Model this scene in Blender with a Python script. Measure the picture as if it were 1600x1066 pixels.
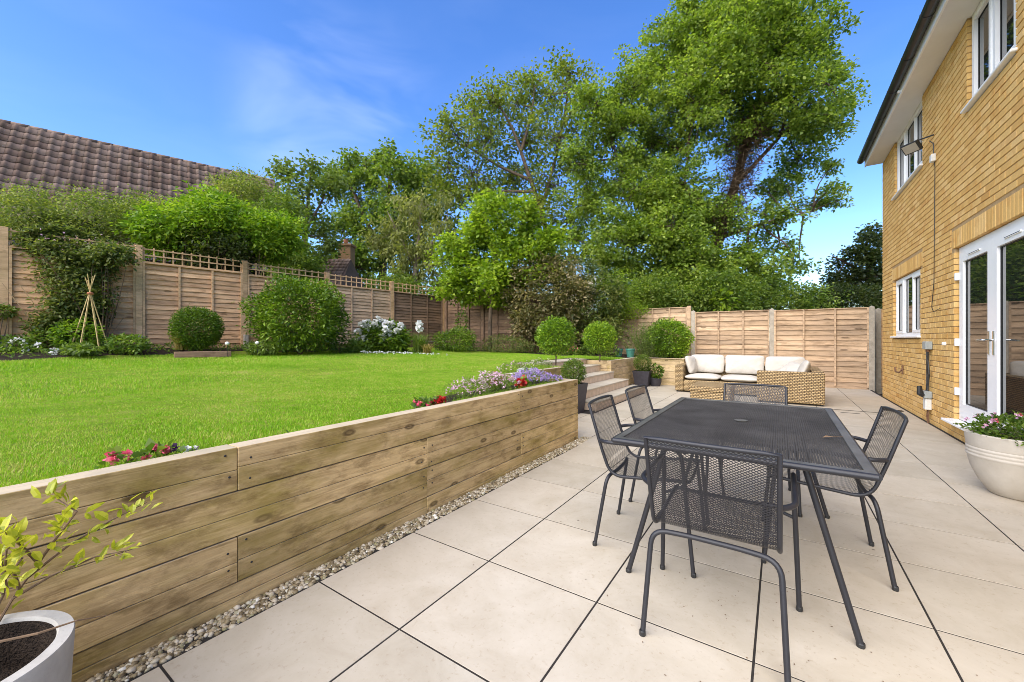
import bpy, math, random
import numpy as np
from mathutils import Vector, Matrix

for o in list(bpy.data.objects): bpy.data.objects.remove(o)
scn = bpy.context.scene
col = scn.collection
R = math.radians

# ------------------------------------------------------------------ camera
CAM_H = 1.18
cam_d = bpy.data.cameras.new('camera'); cam = bpy.data.objects.new('camera', cam_d); col.objects.link(cam)
cam.location = (0, 0, CAM_H); cam.rotation_euler = (R(90), 0, R(33.71))
cam_d.sensor_width = 36; cam_d.lens = 36*629/1600; cam_d.shift_y = -0.002
cam_d.clip_start = 0.05; cam_d.clip_end = 2000
scn.camera = cam

# ------------------------------------------------------------------ sky, sun, exposure
SUN_EL, SUN_AZ = R(45), math.atan2(-0.12, -0.99)      # azimuth of the sun, clockwise from +Y
w = bpy.data.worlds.new('World'); scn.world = w; w.use_nodes = True
wn = w.node_tree; bg = wn.nodes['Background']
sky = wn.nodes.new('ShaderNodeTexSky'); sky.sky_type = 'NISHITA'; sky.sun_disc = False
sky.sun_elevation = SUN_EL; sky.sun_rotation = SUN_AZ
sky.altitude = 0; sky.air_density = 1.0; sky.dust_density = 0.6; sky.ozone_density = 2.6
bg.inputs['Strength'].default_value = 0.068
tc = wn.nodes.new('ShaderNodeTexCoord')
def wnode(t, **kw):
    n = wn.nodes.new(t)
    for k, v in kw.items(): n.inputs[k].default_value = v
    return n
# thin wisps of high cloud
mp = wnode('ShaderNodeMapping'); mp.inputs['Scale'].default_value = (1.0, 1.6, 4.2); mp.inputs['Location'].default_value = (0.35, 0.2, 0.1)
mp.inputs['Rotation'].default_value = (0, R(14), R(20))
wn.links.new(tc.outputs['Generated'], mp.inputs['Vector'])
nz = wnode('ShaderNodeTexNoise', Scale=2.4, Detail=4.0, Roughness=0.5, Distortion=0.5)
wn.links.new(mp.outputs[0], nz.inputs['Vector'])
cr = wn.nodes.new('ShaderNodeValToRGB'); cr.color_ramp.elements[0].position = 0.42; cr.color_ramp.elements[1].position = 0.80
cr.color_ramp.elements[0].color = (0, 0, 0, 1); cr.color_ramp.elements[1].color = (.8, .8, .8, 1)
wn.links.new(nz.outputs['Fac'], cr.inputs[0])
hs = wnode('ShaderNodeHueSaturation', Hue=0.512, Saturation=1.27, Value=1.0)
wn.links.new(sky.outputs[0], hs.inputs['Color'])
mx = wn.nodes.new('ShaderNodeMixRGB'); mx.inputs[2].default_value = (8.5, 8.8, 9.2, 1)
cd = wn.nodes.new('ShaderNodeVectorMath'); cd.operation = 'DOT_PRODUCT'      # one wisp over the trees, the rest of the sky nearly clear
wn.links.new(tc.outputs['Generated'], cd.inputs[0]); cd.inputs[1].default_value = Vector((-.747, .501, .436)).normalized()
fr = wn.nodes.new('ShaderNodeMapRange'); fr.interpolation_type = 'SMOOTHSTEP'
for k_, v_ in ((1, .972), (2, 1.0), (3, .02), (4, .16)): fr.inputs[k_].default_value = v_
wn.links.new(cd.outputs['Value'], fr.inputs[0])
cm = wn.nodes.new('ShaderNodeMath'); cm.operation = 'MULTIPLY'; wn.links.new(cr.outputs[0], cm.inputs[0]); wn.links.new(fr.outputs[0], cm.inputs[1])
wn.links.new(cm.outputs[0], mx.inputs[0]); wn.links.new(hs.outputs[0], mx.inputs[1]); wn.links.new(mx.outputs[0], bg.inputs['Color'])

sd = bpy.data.lights.new('sun', 'SUN'); sun = bpy.data.objects.new('sun', sd); col.objects.link(sun)
sd.energy = 1.5; sd.angle = R(84); sd.color = (1.0, .925, .80)
sdir = Vector((math.sin(SUN_AZ)*math.cos(SUN_EL), math.cos(SUN_AZ)*math.cos(SUN_EL), math.sin(SUN_EL)))
sun.rotation_euler = sdir.to_track_quat('Z', 'Y').to_euler()
scn.view_settings.view_transform = 'Standard'; scn.view_settings.look = 'None'
scn.view_settings.exposure = 2.28; scn.view_settings.gamma = 1.0; scn.view_settings.use_curve_mapping = False
scn.cycles.max_bounces = 8; scn.cycles.transparent_max_bounces = 8; scn.cycles.use_denoising = True; scn.cycles.filter_width = 0.9

# ------------------------------------------------------------------ helpers
rnd = random.Random(7); RNG = np.random.default_rng(11)
YAW = R(33.71); CY, SY = math.cos(YAW), math.sin(YAW)
def at(px, py, Z):
    "world point seen at photo pixel px, py at depth Z metres"
    X = (px-800)/629*Z
    return np.array([X*CY-Z*SY, X*SY+Z*CY, CAM_H-(py-530)/629*Z])
def to_px(p):
    X = p[0]*CY+p[1]*SY; Z = -p[0]*SY+p[1]*CY
    return 800+629*X/Z, 530-629*(p[2]-CAM_H)/Z, Z

def tag(o, label=None, cat=None, group=None, kind=None):
    if label: o['label'] = label
    if cat: o['category'] = cat
    if group: o['group'] = group
    if kind: o['kind'] = kind
    return o
def empty(name, loc=(0, 0, 0), rz=0, label=None, cat=None, group=None):
    o = bpy.data.objects.new(name, None); col.objects.link(o); o.empty_display_size = .1
    o.location = loc; o.rotation_euler = (0, 0, rz)
    return tag(o, label, cat, group)
def link(name, me, parent=None, loc=None, rz=0):
    o = bpy.data.objects.new(name, me); col.objects.link(o)
    if parent: o.parent = parent
    if loc is not None: o.location = loc
    if rz: o.rotation_euler = (0, 0, rz)
    return o
def copy_tree(o, parent=None):
    c = o.copy(); col.objects.link(c); c.parent = parent
    for ch in list(o.children): copy_tree(ch, c)
    return c

class MB:
    def __init__(s): s.v = []; s.f = []
    def add(s, vs, fs):
        b = len(s.v); s.v += [tuple(x) for x in vs]; s.f += [tuple(i+b for i in f) for f in fs]; return s
    def box(s, x0, x1, y0, y1, z0, z1, bev=0.0):
        if bev <= 0:
            vs = [(x, y, z) for z in (z0, z1) for y in (y0, y1) for x in (x0, x1)]
            return s.add(vs, [(0, 2, 3, 1), (4, 5, 7, 6), (0, 1, 5, 4), (2, 6, 7, 3), (0, 4, 6, 2), (1, 3, 7, 5)])
        b = bev; vs = []                      # chamfered on every edge
        for sx, X in ((1, x0), (-1, x1)):
            for sy, Y in ((1, y0), (-1, y1)):
                for sz, Z in ((1, z0), (-1, z1)):
                    vs += [(X, Y+sy*b, Z+sz*b), (X+sx*b, Y, Z+sz*b), (X+sx*b, Y+sy*b, Z)]
        I = lambda a, c, d, k: (a*4+c*2+d)*3+k
        fs = []
        for a in (0, 1):
            q = [I(a, 0, 0, 0), I(a, 1, 0, 0), I(a, 1, 1, 0), I(a, 0, 1, 0)]; fs.append(q if a else q[::-1])
            q = [I(0, a, 0, 1), I(1, a, 0, 1), I(1, a, 1, 1), I(0, a, 1, 1)]; fs.append(q[::-1] if a else q)
            q = [I(0, 0, a, 2), I(1, 0, a, 2), I(1, 1, a, 2), I(0, 1, a, 2)]; fs.append(q if a else q[::-1])
        for a in (0, 1):
            for c in (0, 1):
                fs.append((I(a, c, 0, 0), I(a, c, 0, 1), I(a, c, 1, 1), I(a, c, 1, 0)))
                fs.append((I(a, 0, c, 0), I(a, 0, c, 2), I(a, 1, c, 2), I(a, 1, c, 0)))
                fs.append((I(0, a, c, 1), I(0, a, c, 2), I(1, a, c, 2), I(1, a, c, 1)))
        for a in (0, 1):
            for c in (0, 1):
                for d in (0, 1): fs.append((I(a, c, d, 0), I(a, c, d, 1), I(a, c, d, 2)))
        return s.add(vs, fs)
    def tube(s, pts, r, n=8, cap=True):
        P = [Vector(p) for p in pts]; m = len(P)
        rr = r if hasattr(r, '__len__') else [r]*m
        ref = None; rings = []
        for i in range(m):
            t = (P[min(i+1, m-1)]-P[max(i-1, 0)])
            if t.length < 1e-9: t = Vector((0, 0, 1))
            t.normalize()
            if ref is None:
                ref = t.orthogonal().normalized()
            ref = (ref-t*ref.dot(t))
            if ref.length < 1e-6: ref = t.orthogonal()
            ref.normalize(); b = t.cross(ref)
            rings.append([P[i]+(ref*math.cos(2*math.pi*k/n)+b*math.sin(2*math.pi*k/n))*rr[i] for k in range(n)])
        vs = [v for ring in rings for v in ring]; fs = []
        for i in range(m-1):
            for k in range(n):
                fs.append((i*n+k, i*n+(k+1) % n, (i+1)*n+(k+1) % n, (i+1)*n+k))
        if cap: fs += [tuple(range(n))[::-1], tuple((m-1)*n+k for k in range(n))]
        return s.add(vs, fs)
    def lathe(s, prof, n=32, c=(0, 0)):
        vs = [(c[0]+r*math.cos(2*math.pi*k/n), c[1]+r*math.sin(2*math.pi*k/n), z) for r, z in prof for k in range(n)]
        fs = [(i*n+k, i*n+(k+1) % n, (i+1)*n+(k+1) % n, (i+1)*n+k) for i in range(len(prof)-1) for k in range(n)]
        return s.add(vs, fs)
    def mesh(s, name, mat, smooth=False):
        me = bpy.data.meshes.new(name); me.from_pydata(s.v, [], s.f)
        if mat: me.materials.append(mat)
        if smooth: me.polygons.foreach_set('use_smooth', [True]*len(me.polygons))
        me.update(); return me
    def build(s, name, mat, parent=None, smooth=False, loc=None, rz=0):
        return link(name, s.mesh(name, mat, smooth), parent, loc, rz)
def recalc(me):
    import bmesh
    bm = bmesh.new(); bm.from_mesh(me); bmesh.ops.recalc_face_normals(bm, faces=bm.faces); bm.to_mesh(me); bm.free()
def auto_smooth(o, ang=35):
    me = o.data; me.polygons.foreach_set('use_smooth', [True]*len(me.polygons))
    me.set_sharp_from_angle(angle=R(ang))
def arc(c, a, b, n=6):
    "rounded corner: points of a quadratic bend from a over c to b"
    a, b, c = Vector(a), Vector(b), Vector(c)
    return [a*(1-t)**2+c*2*t*(1-t)+b*t*t for t in [i/n for i in range(n+1)]]
def rounded(pts, rad=.05, n=5):
    P = [Vector(p) for p in pts]; out = [P[0]]
    for i in range(1, len(P)-1):
        d0 = (P[i-1]-P[i]); d1 = (P[i+1]-P[i]); r = min(rad, d0.length*.49, d1.length*.49)
        out += arc(P[i], P[i]+d0.normalized()*r, P[i]+d1.normalized()*r, n)
    return out+[P[-1]]

def npmesh(name, V, F, mat, smooth=False):
    "V (n,3), F (m,k) all faces with k corners"
    me = bpy.data.meshes.new(name); V = np.asarray(V, np.float32); F = np.asarray(F, np.int32)
    k = F.shape[1]
    me.vertices.add(len(V)); me.vertices.foreach_set('co', V.ravel())
    me.loops.add(F.size); me.loops.foreach_set('vertex_index', F.ravel())
    me.polygons.add(len(F)); me.polygons.foreach_set('loop_start', np.arange(0, F.size, k, dtype=np.int32))
    me.polygons.foreach_set('loop_total', np.full(len(F), k, np.int32))
    if smooth: me.polygons.foreach_set('use_smooth', np.ones(len(F), bool))
    me.update(calc_edges=True)
    if mat: me.materials.append(mat)
    return me
def unit(a): return a/np.maximum(np.linalg.norm(a, axis=1, keepdims=True), 1e-9)
def leaf_mesh(name, P, L, W, mat, droop=.25, out=None, outw=.6, rng=RNG, lift=0., wide=.5):
    "one folded four-cornered leaf per point"
    P = np.asarray(P, float); n = len(P)
    L = L*rng.uniform(.65, 1.25, (n, 1)); W = W*rng.uniform(.7, 1.2, (n, 1))
    d = unit(rng.normal(size=(n, 3)))*1.0
    d[:, 2] = d[:, 2]*.6-droop+lift
    if out is not None: d = d+out*outw
    d = unit(d)
    up = unit(rng.normal(size=(n, 3))*.55+np.array([0, 0, 1.0]))
    s = unit(np.cross(d, up)); nn = np.cross(s, d)
    fold = W*rng.uniform(.1, .35, (n, 1))
    mid = P+d*L*wide
    V = np.stack([P, mid+s*W/2+nn*fold, P+d*L-nn*fold*.4, mid-s*W/2+nn*fold], 1).reshape(-1, 3)
    F = np.arange(4*n).reshape(n, 4)
    return npmesh(name, V, F, mat)
def clumps_in(blobs, per_m3=None, rng=RNG, shell=.45):
    "blobs: (centre, radii, count) -> clump centres spread through each ellipsoid, denser near its skin"
    C = []; O = []
    for c, r, k in blobs:
        d = unit(rng.normal(size=(k, 3))); q = rng.uniform(0, 1, (k, 1))**shell
        C.append(np.asarray(c)+d*q*np.asarray(r)); O.append(d)
    return np.concatenate(C), np.concatenate(O)
def spread(C, O, per, sig, rng=RNG, flat=.7):
    n = len(C); k = np.maximum(1, rng.poisson(per, n))
    idx = np.repeat(np.arange(n), k)
    off = np.clip(rng.normal(size=(len(idx), 3)), -1.7, 1.7)*sig*np.array([1, 1, flat])*rng.uniform(.6, 1.3, (n, 1))[idx]
    return C[idx]+off, unit(O[idx]*.5+unit(off+1e-6))
def ribbons(A, B, N, wid, th=0.0):
    "flat strips from A to B with surface normal N"
    d = unit(B-A); s = np.cross(d, N)*wid/2
    n = len(A); V = np.stack([A-s, A+s, B+s, B-s], 1).reshape(-1, 3); F = np.arange(4*n).reshape(n, 4)
    if th > 0:
        h = N*th
        V2 = np.stack([A-h*.5, A+h*.5, B+h*.5, B-h*.5], 1).reshape(-1, 3)
        V = np.concatenate([V, V2]); F = np.concatenate([F, F+4*n])
    return V, F

# ------------------------------------------------------------------ materials
class G:
    def __init__(s, name):
        s.m = bpy.data.materials.new(name); s.m.use_nodes = True; s.t = s.m.node_tree
        s.b = s.t.nodes['Principled BSDF']; s.out = s.t.nodes['Material Output']
    def n(s, typ, ins=None, **props):
        nd = s.t.nodes.new(typ)
        for k, v in props.items(): setattr(nd, k, v)
        for k, v in (ins or {}).items():
            if isinstance(v, bpy.types.NodeSocket): s.t.links.new(v, nd.inputs[k])
            else: nd.inputs[k].default_value = v
        return nd
    def l(s, a, b): s.t.links.new(a, b)
    def coord(s, which='Object', scale=(1, 1, 1), rot=(0, 0, 0), jitter=False):
        t = s.n('ShaderNodeTexCoord').outputs[which]
        if jitter:
            oi = s.n('ShaderNodeObjectInfo'); v = s.n('ShaderNodeVectorMath', {0: t}, operation='ADD')
            k = s.n('ShaderNodeMath', {0: oi.outputs['Random'], 1: 37.0}, operation='MULTIPLY')
            cx = s.n('ShaderNodeCombineXYZ', {0: k.outputs[0], 1: k.outputs[0], 2: k.outputs[0]}); s.l(cx.outputs[0], v.inputs[1]); t = v.outputs[0]
        mp = s.n('ShaderNodeMapping', {'Vector': t}); mp.inputs['Scale'].default_value = scale; mp.inputs['Rotation'].default_value = rot
        return mp.outputs[0]
    def world(s, scale=(1, 1, 1)):
        p = s.n('ShaderNodeNewGeometry').outputs['Position']
        mp = s.n('ShaderNodeMapping', {'Vector': p}); mp.inputs['Scale'].default_value = scale
        return mp.outputs[0]
    def noise(s, vec, scale, detail=4, rough=.55, dist=0.):
        return s.n('ShaderNodeTexNoise', {'Vector': vec, 'Scale': scale, 'Detail': detail, 'Roughness': rough, 'Distortion': dist}).outputs['Fac']
    def ramp(s, fac, stops):
        r = s.n('ShaderNodeValToRGB', {0: fac}); e = r.color_ramp.elements
        while len(e) < len(stops): e.new(.5)
        for i, (p, c) in enumerate(stops): e[i].position = p; e[i].color = (*c, 1) if len(c) == 3 else c
        return r.outputs[0]
    def mix(s, f, a, b, mode='MIX'):
        nd = s.n('ShaderNodeMixRGB', blend_type=mode)
        for k, v in ((0, f), (1, a), (2, b)):
            if isinstance(v, bpy.types.NodeSocket): s.l(v, nd.inputs[k])
            elif k == 0: nd.inputs[0].default_value = v
            else: nd.inputs[k].default_value = (*v, 1)
        return nd.outputs[0]
    def bump(s, h, strength=.3, dist=.01):
        b = s.n('ShaderNodeBump', {'Height': h, 'Strength': strength, 'Distance': dist}); s.l(b.outputs[0], s.b.inputs['Normal'])
    def rnd(s):
        "a random number for each separate piece, joined or not"
        a = s.n('ShaderNodeObjectInfo').outputs['Random']; b = s.n('ShaderNodeNewGeometry').outputs['Random Per Island']
        t = s.n('ShaderNodeMath', {0: a, 1: b}, operation='ADD')
        return s.n('ShaderNodeMath', {0: t.outputs[0]}, operation='FRACT').outputs[0]
    def done(s, color=None, rough=None, metal=None, spec=None):
        for k, v in (('Base Color', color), ('Roughness', rough), ('Metallic', metal), ('Specular IOR Level', spec)):
            if v is None: continue
            if isinstance(v, bpy.types.NodeSocket): s.l(v, s.b.inputs[k])
            elif k == 'Base Color': s.b.inputs[k].default_value = (*v, 1)
            else: s.b.inputs[k].default_value = v
        return s.m

def plain(name, c, rough=.6, var=.12, scale=14, bump=.15, metal=0, spec=.4, dist=.004):
    g = G(name); v = g.coord(jitter=True)
    f = g.noise(v, scale, 5, .6); d = tuple(x*(1-var) for x in c); e = tuple(min(1, x*(1+var)) for x in c)
    if bump: g.bump(g.noise(v, scale*6, 3), bump, dist)
    return g.done(g.ramp(f, [(.3, d), (.7, e)]), rough, metal, spec)
def leafy(name, c0, c1, c2, trans=.42, rough=.5, tint=(1.25, 1.35, .55), patch=.9, warm=1.12):
    "leaves: colour differs leaf by leaf and from bough to bough; light comes through them"
    g = G(name); i = g.rnd()
    p = g.noise(g.world(), patch, 3, .6)
    k = g.n('ShaderNodeMath', {0: i, 1: .55}, operation='MULTIPLY').outputs[0]
    q = g.n('ShaderNodeMath', {0: p, 1: .9}, operation='MULTIPLY').outputs[0]
    f = g.n('ShaderNodeMath', {0: k, 1: q}, operation='ADD').outputs[0]
    wm = lambda q: (q[0]*warm, q[1]*(1-(warm-1)*.33), q[2])
    c = g.ramp(f, [(.32, wm(c0)), (.72, wm(c1)), (1.0, wm(c2))])
    g.done(c, rough, 0, .35)
    tr = g.n('ShaderNodeBsdfTranslucent'); g.l(g.mix(1., c, tint, 'MULTIPLY'), tr.inputs[0])
    ms = g.n('ShaderNodeMixShader', {0: trans}); g.l(g.b.outputs[0], ms.inputs[1]); g.l(tr.outputs[0], ms.inputs[2])
    g.l(ms.outputs[0], g.out.inputs[0]); return g.m

def wood(name, dark, light, stain=None, grain=1.0, knots=True, rough=.8, tintvar=.25, bump=.5, top_col=None):
    "timber with the grain along the piece's own x axis"
    g = G(name); oi = g.n('ShaderNodeObjectInfo').outputs['Random']
    v = g.coord('Object', (1.1*grain, 16*grain, 16*grain), jitter=True)
    v2 = g.coord('Object', (1, 1, 1), jitter=True)
    big = g.noise(v2, 2.3, 3, .6)
    gr = g.noise(v, 2.2, 6, .62, 1.2)
    c = g.ramp(gr, [(.30, tuple(x*.8 for x in dark)), (.45, tuple((a+b)/2 for a, b in zip(dark, light))), (.62, light)])
    c = g.mix(.38, c, g.ramp(big, [(.3, tuple(x*.72 for x in light)), (.7, tuple(min(1, x*1.12) for x in light))]), 'MIX')
    if stain:
        vs = g.coord('Object', (.8, 2.2, 2.2), jitter=True); sf = g.ramp(g.noise(vs, 1.9, 5, .65), [(.44, (0, 0, 0)), (.66, (.8,)*3)])
        c = g.mix(sf, c, stain)
        s2 = g.ramp(g.noise(g.coord('Object', (2.2, 3, 5), jitter=True), 2.2, 6, .72), [(.50, (0, 0, 0)), (.64, (.55,)*3)])
        c = g.mix(s2, c, tuple(x*.62 for x in dark))
        s3 = g.ramp(g.noise(g.coord('Object', (1.2, 3, 4), jitter=True), 1.7, 5, .7), [(.52, (0, 0, 0)), (.72, (.5,)*3)])
        c = g.mix(s3, c, tuple(min(1, x*1.15+.04) for x in light))
    if knots:
        sx_ = g.n('ShaderNodeSeparateXYZ', {0: g.coord('Object', (2.2, 0, 5.2), jitter=True)}); vk = g.n('ShaderNodeCombineXYZ', {0: sx_.outputs[0], 1: sx_.outputs[2]}).outputs[0]
        wk = vk
        von = g.n('ShaderNodeTexVoronoi', {'Vector': wk, 'Scale': 1.0, 'Randomness': 1.0}, voronoi_dimensions='2D'); vo = von.outputs['Distance']
        pick = g.ramp(g.n('ShaderNodeSeparateColor', {0: von.outputs['Color']}).outputs[0], [(.62, (0, 0, 0)), (.66, (1, 1, 1))])
        kf = g.mix(1., g.ramp(vo, [(.03, (.55,)*3), (.055, (.85,)*3), (.085, (.5,)*3), (.105, (0, 0, 0))]), pick, 'MULTIPLY')
        c = g.mix(kf, c, tuple(x*.34 for x in dark))
    if top_col:  # faces turned upward are mixed towards a separate, paler colour
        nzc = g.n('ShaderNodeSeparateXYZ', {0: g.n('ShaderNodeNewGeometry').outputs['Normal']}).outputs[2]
        c = g.mix(g.ramp(nzc, [(.7, (0, 0, 0)), (.9, (.62,)*3)]), c, top_col)
    t = g.ramp(oi, [(0, (1-tintvar,)*3), (1, (1+tintvar*.35,)*3)])
    c = g.mix(1., c, t, 'MULTIPLY')
    g.bump(gr, bump, .004)
    return g.done(c, rough, 0, .25)

M = {}
# paving: pale porcelain, cloudy, with faint marks
g = G('paving'); wv = g.world(); v = g.coord('Object', jitter=True)
cl = g.noise(v, 3.4, 8, .70, .5); st = g.noise(wv, .55, 4, .6)
c = g.ramp(cl, [(.26, (.39, .335, .25)), (.48, (.455, .40, .31)), (.72, (.515, .46, .37))])
c = g.mix(g.ramp(st, [(.5, (0, 0, 0)), (.76, (.4,)*3)]), c, (.45, .375, .275))
c = g.mix(g.ramp(g.noise(wv, 2.6, 7, .72), [(.60, (0, 0, 0)), (.72, (.3,)*3)]), c, (.37, .30, .21))
fl = g.ramp(g.noise(v, 46, 3, .7), [(.58, (0, 0, 0)), (.70, (.5,)*3)]); c = g.mix(fl, c, (.34, .27, .19))
sp = g.ramp(g.n('ShaderNodeTexVoronoi', {'Vector': wv, 'Scale': 3.1}).outputs['Distance'], [(.018, (.8, .8, .8)), (.03, (0, 0, 0))])
c = g.mix(sp, c, (.10, .07, .05))
c = g.mix(1., c, g.ramp(g.n('ShaderNodeObjectInfo').outputs['Random'], [(0, (.92, .92, .91)), (1, (1.04, 1.03, 1.02))]), 'MULTIPLY')
g.bump(g.noise(v, 60, 4, .6), .08, .003); M['paving'] = g.done(c, g.ramp(g.noise(v, 5, 3), [(0, (.45,)*3), (1, (.66,)*3)]), 0, .35)
M['joint'] = plain('joint_sand', (.024, .020, .016), .95, .3, 40, .4)
M['riser'] = plain('riser_stone', (.56, .43, .31), .7, .16, 9, .15)
# brick
g = G('buff_brick'); r = g.rnd(); wv = g.world()
c = g.ramp(r, [(0, (.60, .355, .115)), (.3, (.66, .41, .14)), (.7, (.70, .45, .165)), (.93, (.75, .50, .21)), (1, (.55, .30, .09))])
c = g.mix(g.ramp(g.noise(wv, 7, 3, .6), [(.54, (0, 0, 0)), (.70, (.55,)*3)]), c, (.52, .24, .055))
c = g.mix(g.ramp(g.noise(wv, 60, 3, .7), [(.35, (.3,)*3), (.65, (0, 0, 0))]), c, (.44, .26, .07))
low = g.n('ShaderNodeSeparateXYZ', {0: wv}).outputs[2]
g.bump(g.noise(wv, 90, 3, .6), .35, .003); M['brick'] = g.done(c, .85, 0, .2)
M['mortar'] = plain('mortar', (.40, .265, .125), .95, .2, 30, .3)
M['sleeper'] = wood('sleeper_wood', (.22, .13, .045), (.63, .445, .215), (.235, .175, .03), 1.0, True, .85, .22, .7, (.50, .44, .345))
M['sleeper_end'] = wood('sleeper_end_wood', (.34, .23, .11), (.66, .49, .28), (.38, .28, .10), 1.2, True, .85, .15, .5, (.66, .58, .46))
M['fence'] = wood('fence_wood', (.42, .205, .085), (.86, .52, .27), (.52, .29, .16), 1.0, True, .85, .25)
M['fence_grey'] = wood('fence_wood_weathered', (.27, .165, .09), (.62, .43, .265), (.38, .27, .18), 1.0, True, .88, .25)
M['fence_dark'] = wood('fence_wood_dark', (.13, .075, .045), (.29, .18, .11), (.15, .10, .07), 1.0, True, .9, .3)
M['post'] = wood('post_wood', (.46, .26, .12), (.76, .48, .26), (.46, .30, .14), 1.0, False, .85, .2)
M['concrete_post'] = plain('concrete_post', (.36, .31, .24), .9, .2, 12, .5)
M['cane'] = plain('bamboo', (.52, .36, .14), .55, .2, 25, .1)
# soil, gravel, grass
M['soil'] = plain('soil', (.045, .031, .021), .95, .4, 22, 1.0, 0, .2, .03)
g = G('lawn_turf'); wv = g.world()
c = g.ramp(g.noise(wv, 1.1, 5, .65), [(.3, (.11, .19, .014)), (.55, (.19, .27, .02)), (.76, (.36, .33, .09))])
g.bump(g.noise(wv, 60, 4, .7), 1., .03); M['turf'] = g.done(c, .9, 0, .1)
g = G('grass_blades'); wv = g.world(); i = g.rnd()
p = g.mix(.5, g.noise(wv, .8, 5, .65), g.noise(wv, 5.5, 4, .7)); k = g.n('ShaderNodeMath', {0: i, 1: .42}, operation='MULTIPLY').outputs[0]
f = g.n('ShaderNodeMath', {0: k, 1: p}, operation='ADD').outputs[0]
c = g.ramp(f, [(.40, (.090, .235, .006)), (.58, (.175, .37, .009)), (.76, (.28, .45, .022)), (.93, (.50, .46, .14))])
g.done(c, .55, 0, .2); tr = g.n('ShaderNodeBsdfTranslucent'); g.l(g.mix(1., c, (1.2, 1.25, .5), 'MULTIPLY'), tr.inputs[0])
ms = g.n('ShaderNodeMixShader', {0: .35}); g.l(g.b.outputs[0], ms.inputs[1]); g.l(tr.outputs[0], ms.inputs[2]); g.l(ms.outputs[0], g.out.inputs[0]); M['grass'] = g.m
g = G('gravel_stones'); c = g.ramp(g.rnd(), [(0, (.10, .07, .035)), (.3, (.25, .19, .10)), (.55, (.38, .31, .20)), (.8, (.54, .47, .36)), (.92, (.24, .21, .09)), (1, (.74, .70, .60))])
g.bump(g.noise(g.world(), 120, 3), .3, .002); M['gravel'] = g.done(c, .6, 0, .4)
# metal and plastics
M['metal'] = plain('anthracite_metal', (.019, .019, .023), .42, .12, 30, .06, 0, .42)
M['metal_mesh'] = plain('anthracite_mesh', (.022, .021, .024), .45, .15, 30, 0, 0, .42)
M['table_mesh'] = plain('table_mesh', (.062, .059, .058), .38, .3, 5, 0, 0, .6)
M['metal_worn'] = plain('worn_table_edge', (.085, .082, .074), .5, .3, 9, .1, 0, .5)
M['upvc'] = plain('white_upvc', (.86, .86, .85), .28, .02, 5, 0, 0, .5)
M['soffit'] = plain('white_soffit', (.74, .73, .72), .45, .04, 3, .02, 0, .4)
M['gutter'] = plain('black_gutter', (.018, .018, .022), .3, .2, 10, 0, 0, .5)
M['roof_dark'] = plain('slate_roof', (.05, .045, .045), .8, .3, 8, .4)
g = G('window_glass'); M['glass'] = g.done((.012, .014, .014), .02, 0, 1.0); g.b.inputs['IOR'].default_value = 1.55
M['spacer'] = plain('glazing_spacer', (.32, .28, .22), .5, .1, 9, 0)
M['chrome'] = plain('chrome', (.62, .62, .62), .18, .03, 9, 0, 1.0)
M['black'] = plain('black_plastic', (.02, .02, .02), .45, .2, 20, 0)
M['grey_box'] = plain('grey_plastic', (.30, .32, .30), .5, .1, 14, .05)
M['white_box'] = plain('offwhite_plastic', (.68, .66, .60), .45, .06, 14, 0)
M['brown_iron'] = plain('rusty_iron', (.16, .08, .04), .8, .3, 20, .3)
M['dark_pot'] = plain('dark_planter', (.040, .036, .043), .55, .2, 16, .15)
g = G('pale_concrete'); v = g.coord(); c = g.ramp(g.noise(v, 9, 6, .65), [(.3, (.36, .335, .295)), (.7, (.48, .455, .405))])
c = g.mix(g.ramp(g.noise(v, 110, 2), [(.68, (0, 0, 0)), (.75, (.6,)*3)]), c, (.24, .23, .22)); g.bump(g.noise(v, 70, 4), .25, .004); M['concrete'] = g.done(c, .85, 0, .25)
g = G('cream_stone'); v = g.coord(); c = g.ramp(g.noise(v, 5, 6, .65), [(.3, (.42, .375, .305)), (.7, (.52, .475, .40))])
g.bump(g.noise(v, 55, 4), .15, .004); M['cream'] = g.done(c, .8, 0, .25)
M['green_pot'] = plain('green_glaze', (.05, .17, .13), .35, .2, 9, .05)
M['terracotta'] = plain('terracotta', (.36, .13, .06), .8, .2, 9, .2)
# wicker: flat strands woven in rows
def wicker(name, mode, sx=.050, sy=.028):
    g = G(name); t = g.n('ShaderNodeTexCoord').outputs['Object']; s = g.n('ShaderNodeSeparateXYZ', {0: t})
    if mode == 'side':
        a = g.n('ShaderNodeMath', {0: s.outputs[0], 1: s.outputs[1]}, operation='ADD').outputs[0]; b = s.outputs[2]
    else: a, b = s.outputs[0], s.outputs[1]
    vv = g.n('ShaderNodeCombineXYZ', {0: a, 1: b}).outputs[0]
    br = g.n('ShaderNodeTexBrick', {'Vector': vv, 'Color1': (.36, .235, .10, 1), 'Color2': (.56, .40, .20, 1), 'Mortar': (.05, .03, .013, 1), 'Scale': 1.0,
        'Mortar Size': .0062, 'Mortar Smooth': .5, 'Bias': .1, 'Brick Width': sx, 'Row Height': sy}, offset=.5, squash=1)
    c = g.mix(.18, br.outputs[0], g.ramp(g.noise(t, 5, 4), [(.3, (.24, .15, .06)), (.7, (.50, .37, .2))]))
    inv = g.n('ShaderNodeMath', {0: 1.0, 1: br.outputs['Fac']}, operation='SUBTRACT').outputs[0]
    g.bump(inv, 1., .012); return g.done(c, .6, 0, .3)
M['wicker'] = wicker('wicker_side', 'side'); M['wicker_top'] = wicker('wicker_top', 'top')
g = G('cushion_cloth'); v = g.coord('Object'); h = g.noise(v, 5.5, 4, .55, .6)
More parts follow.
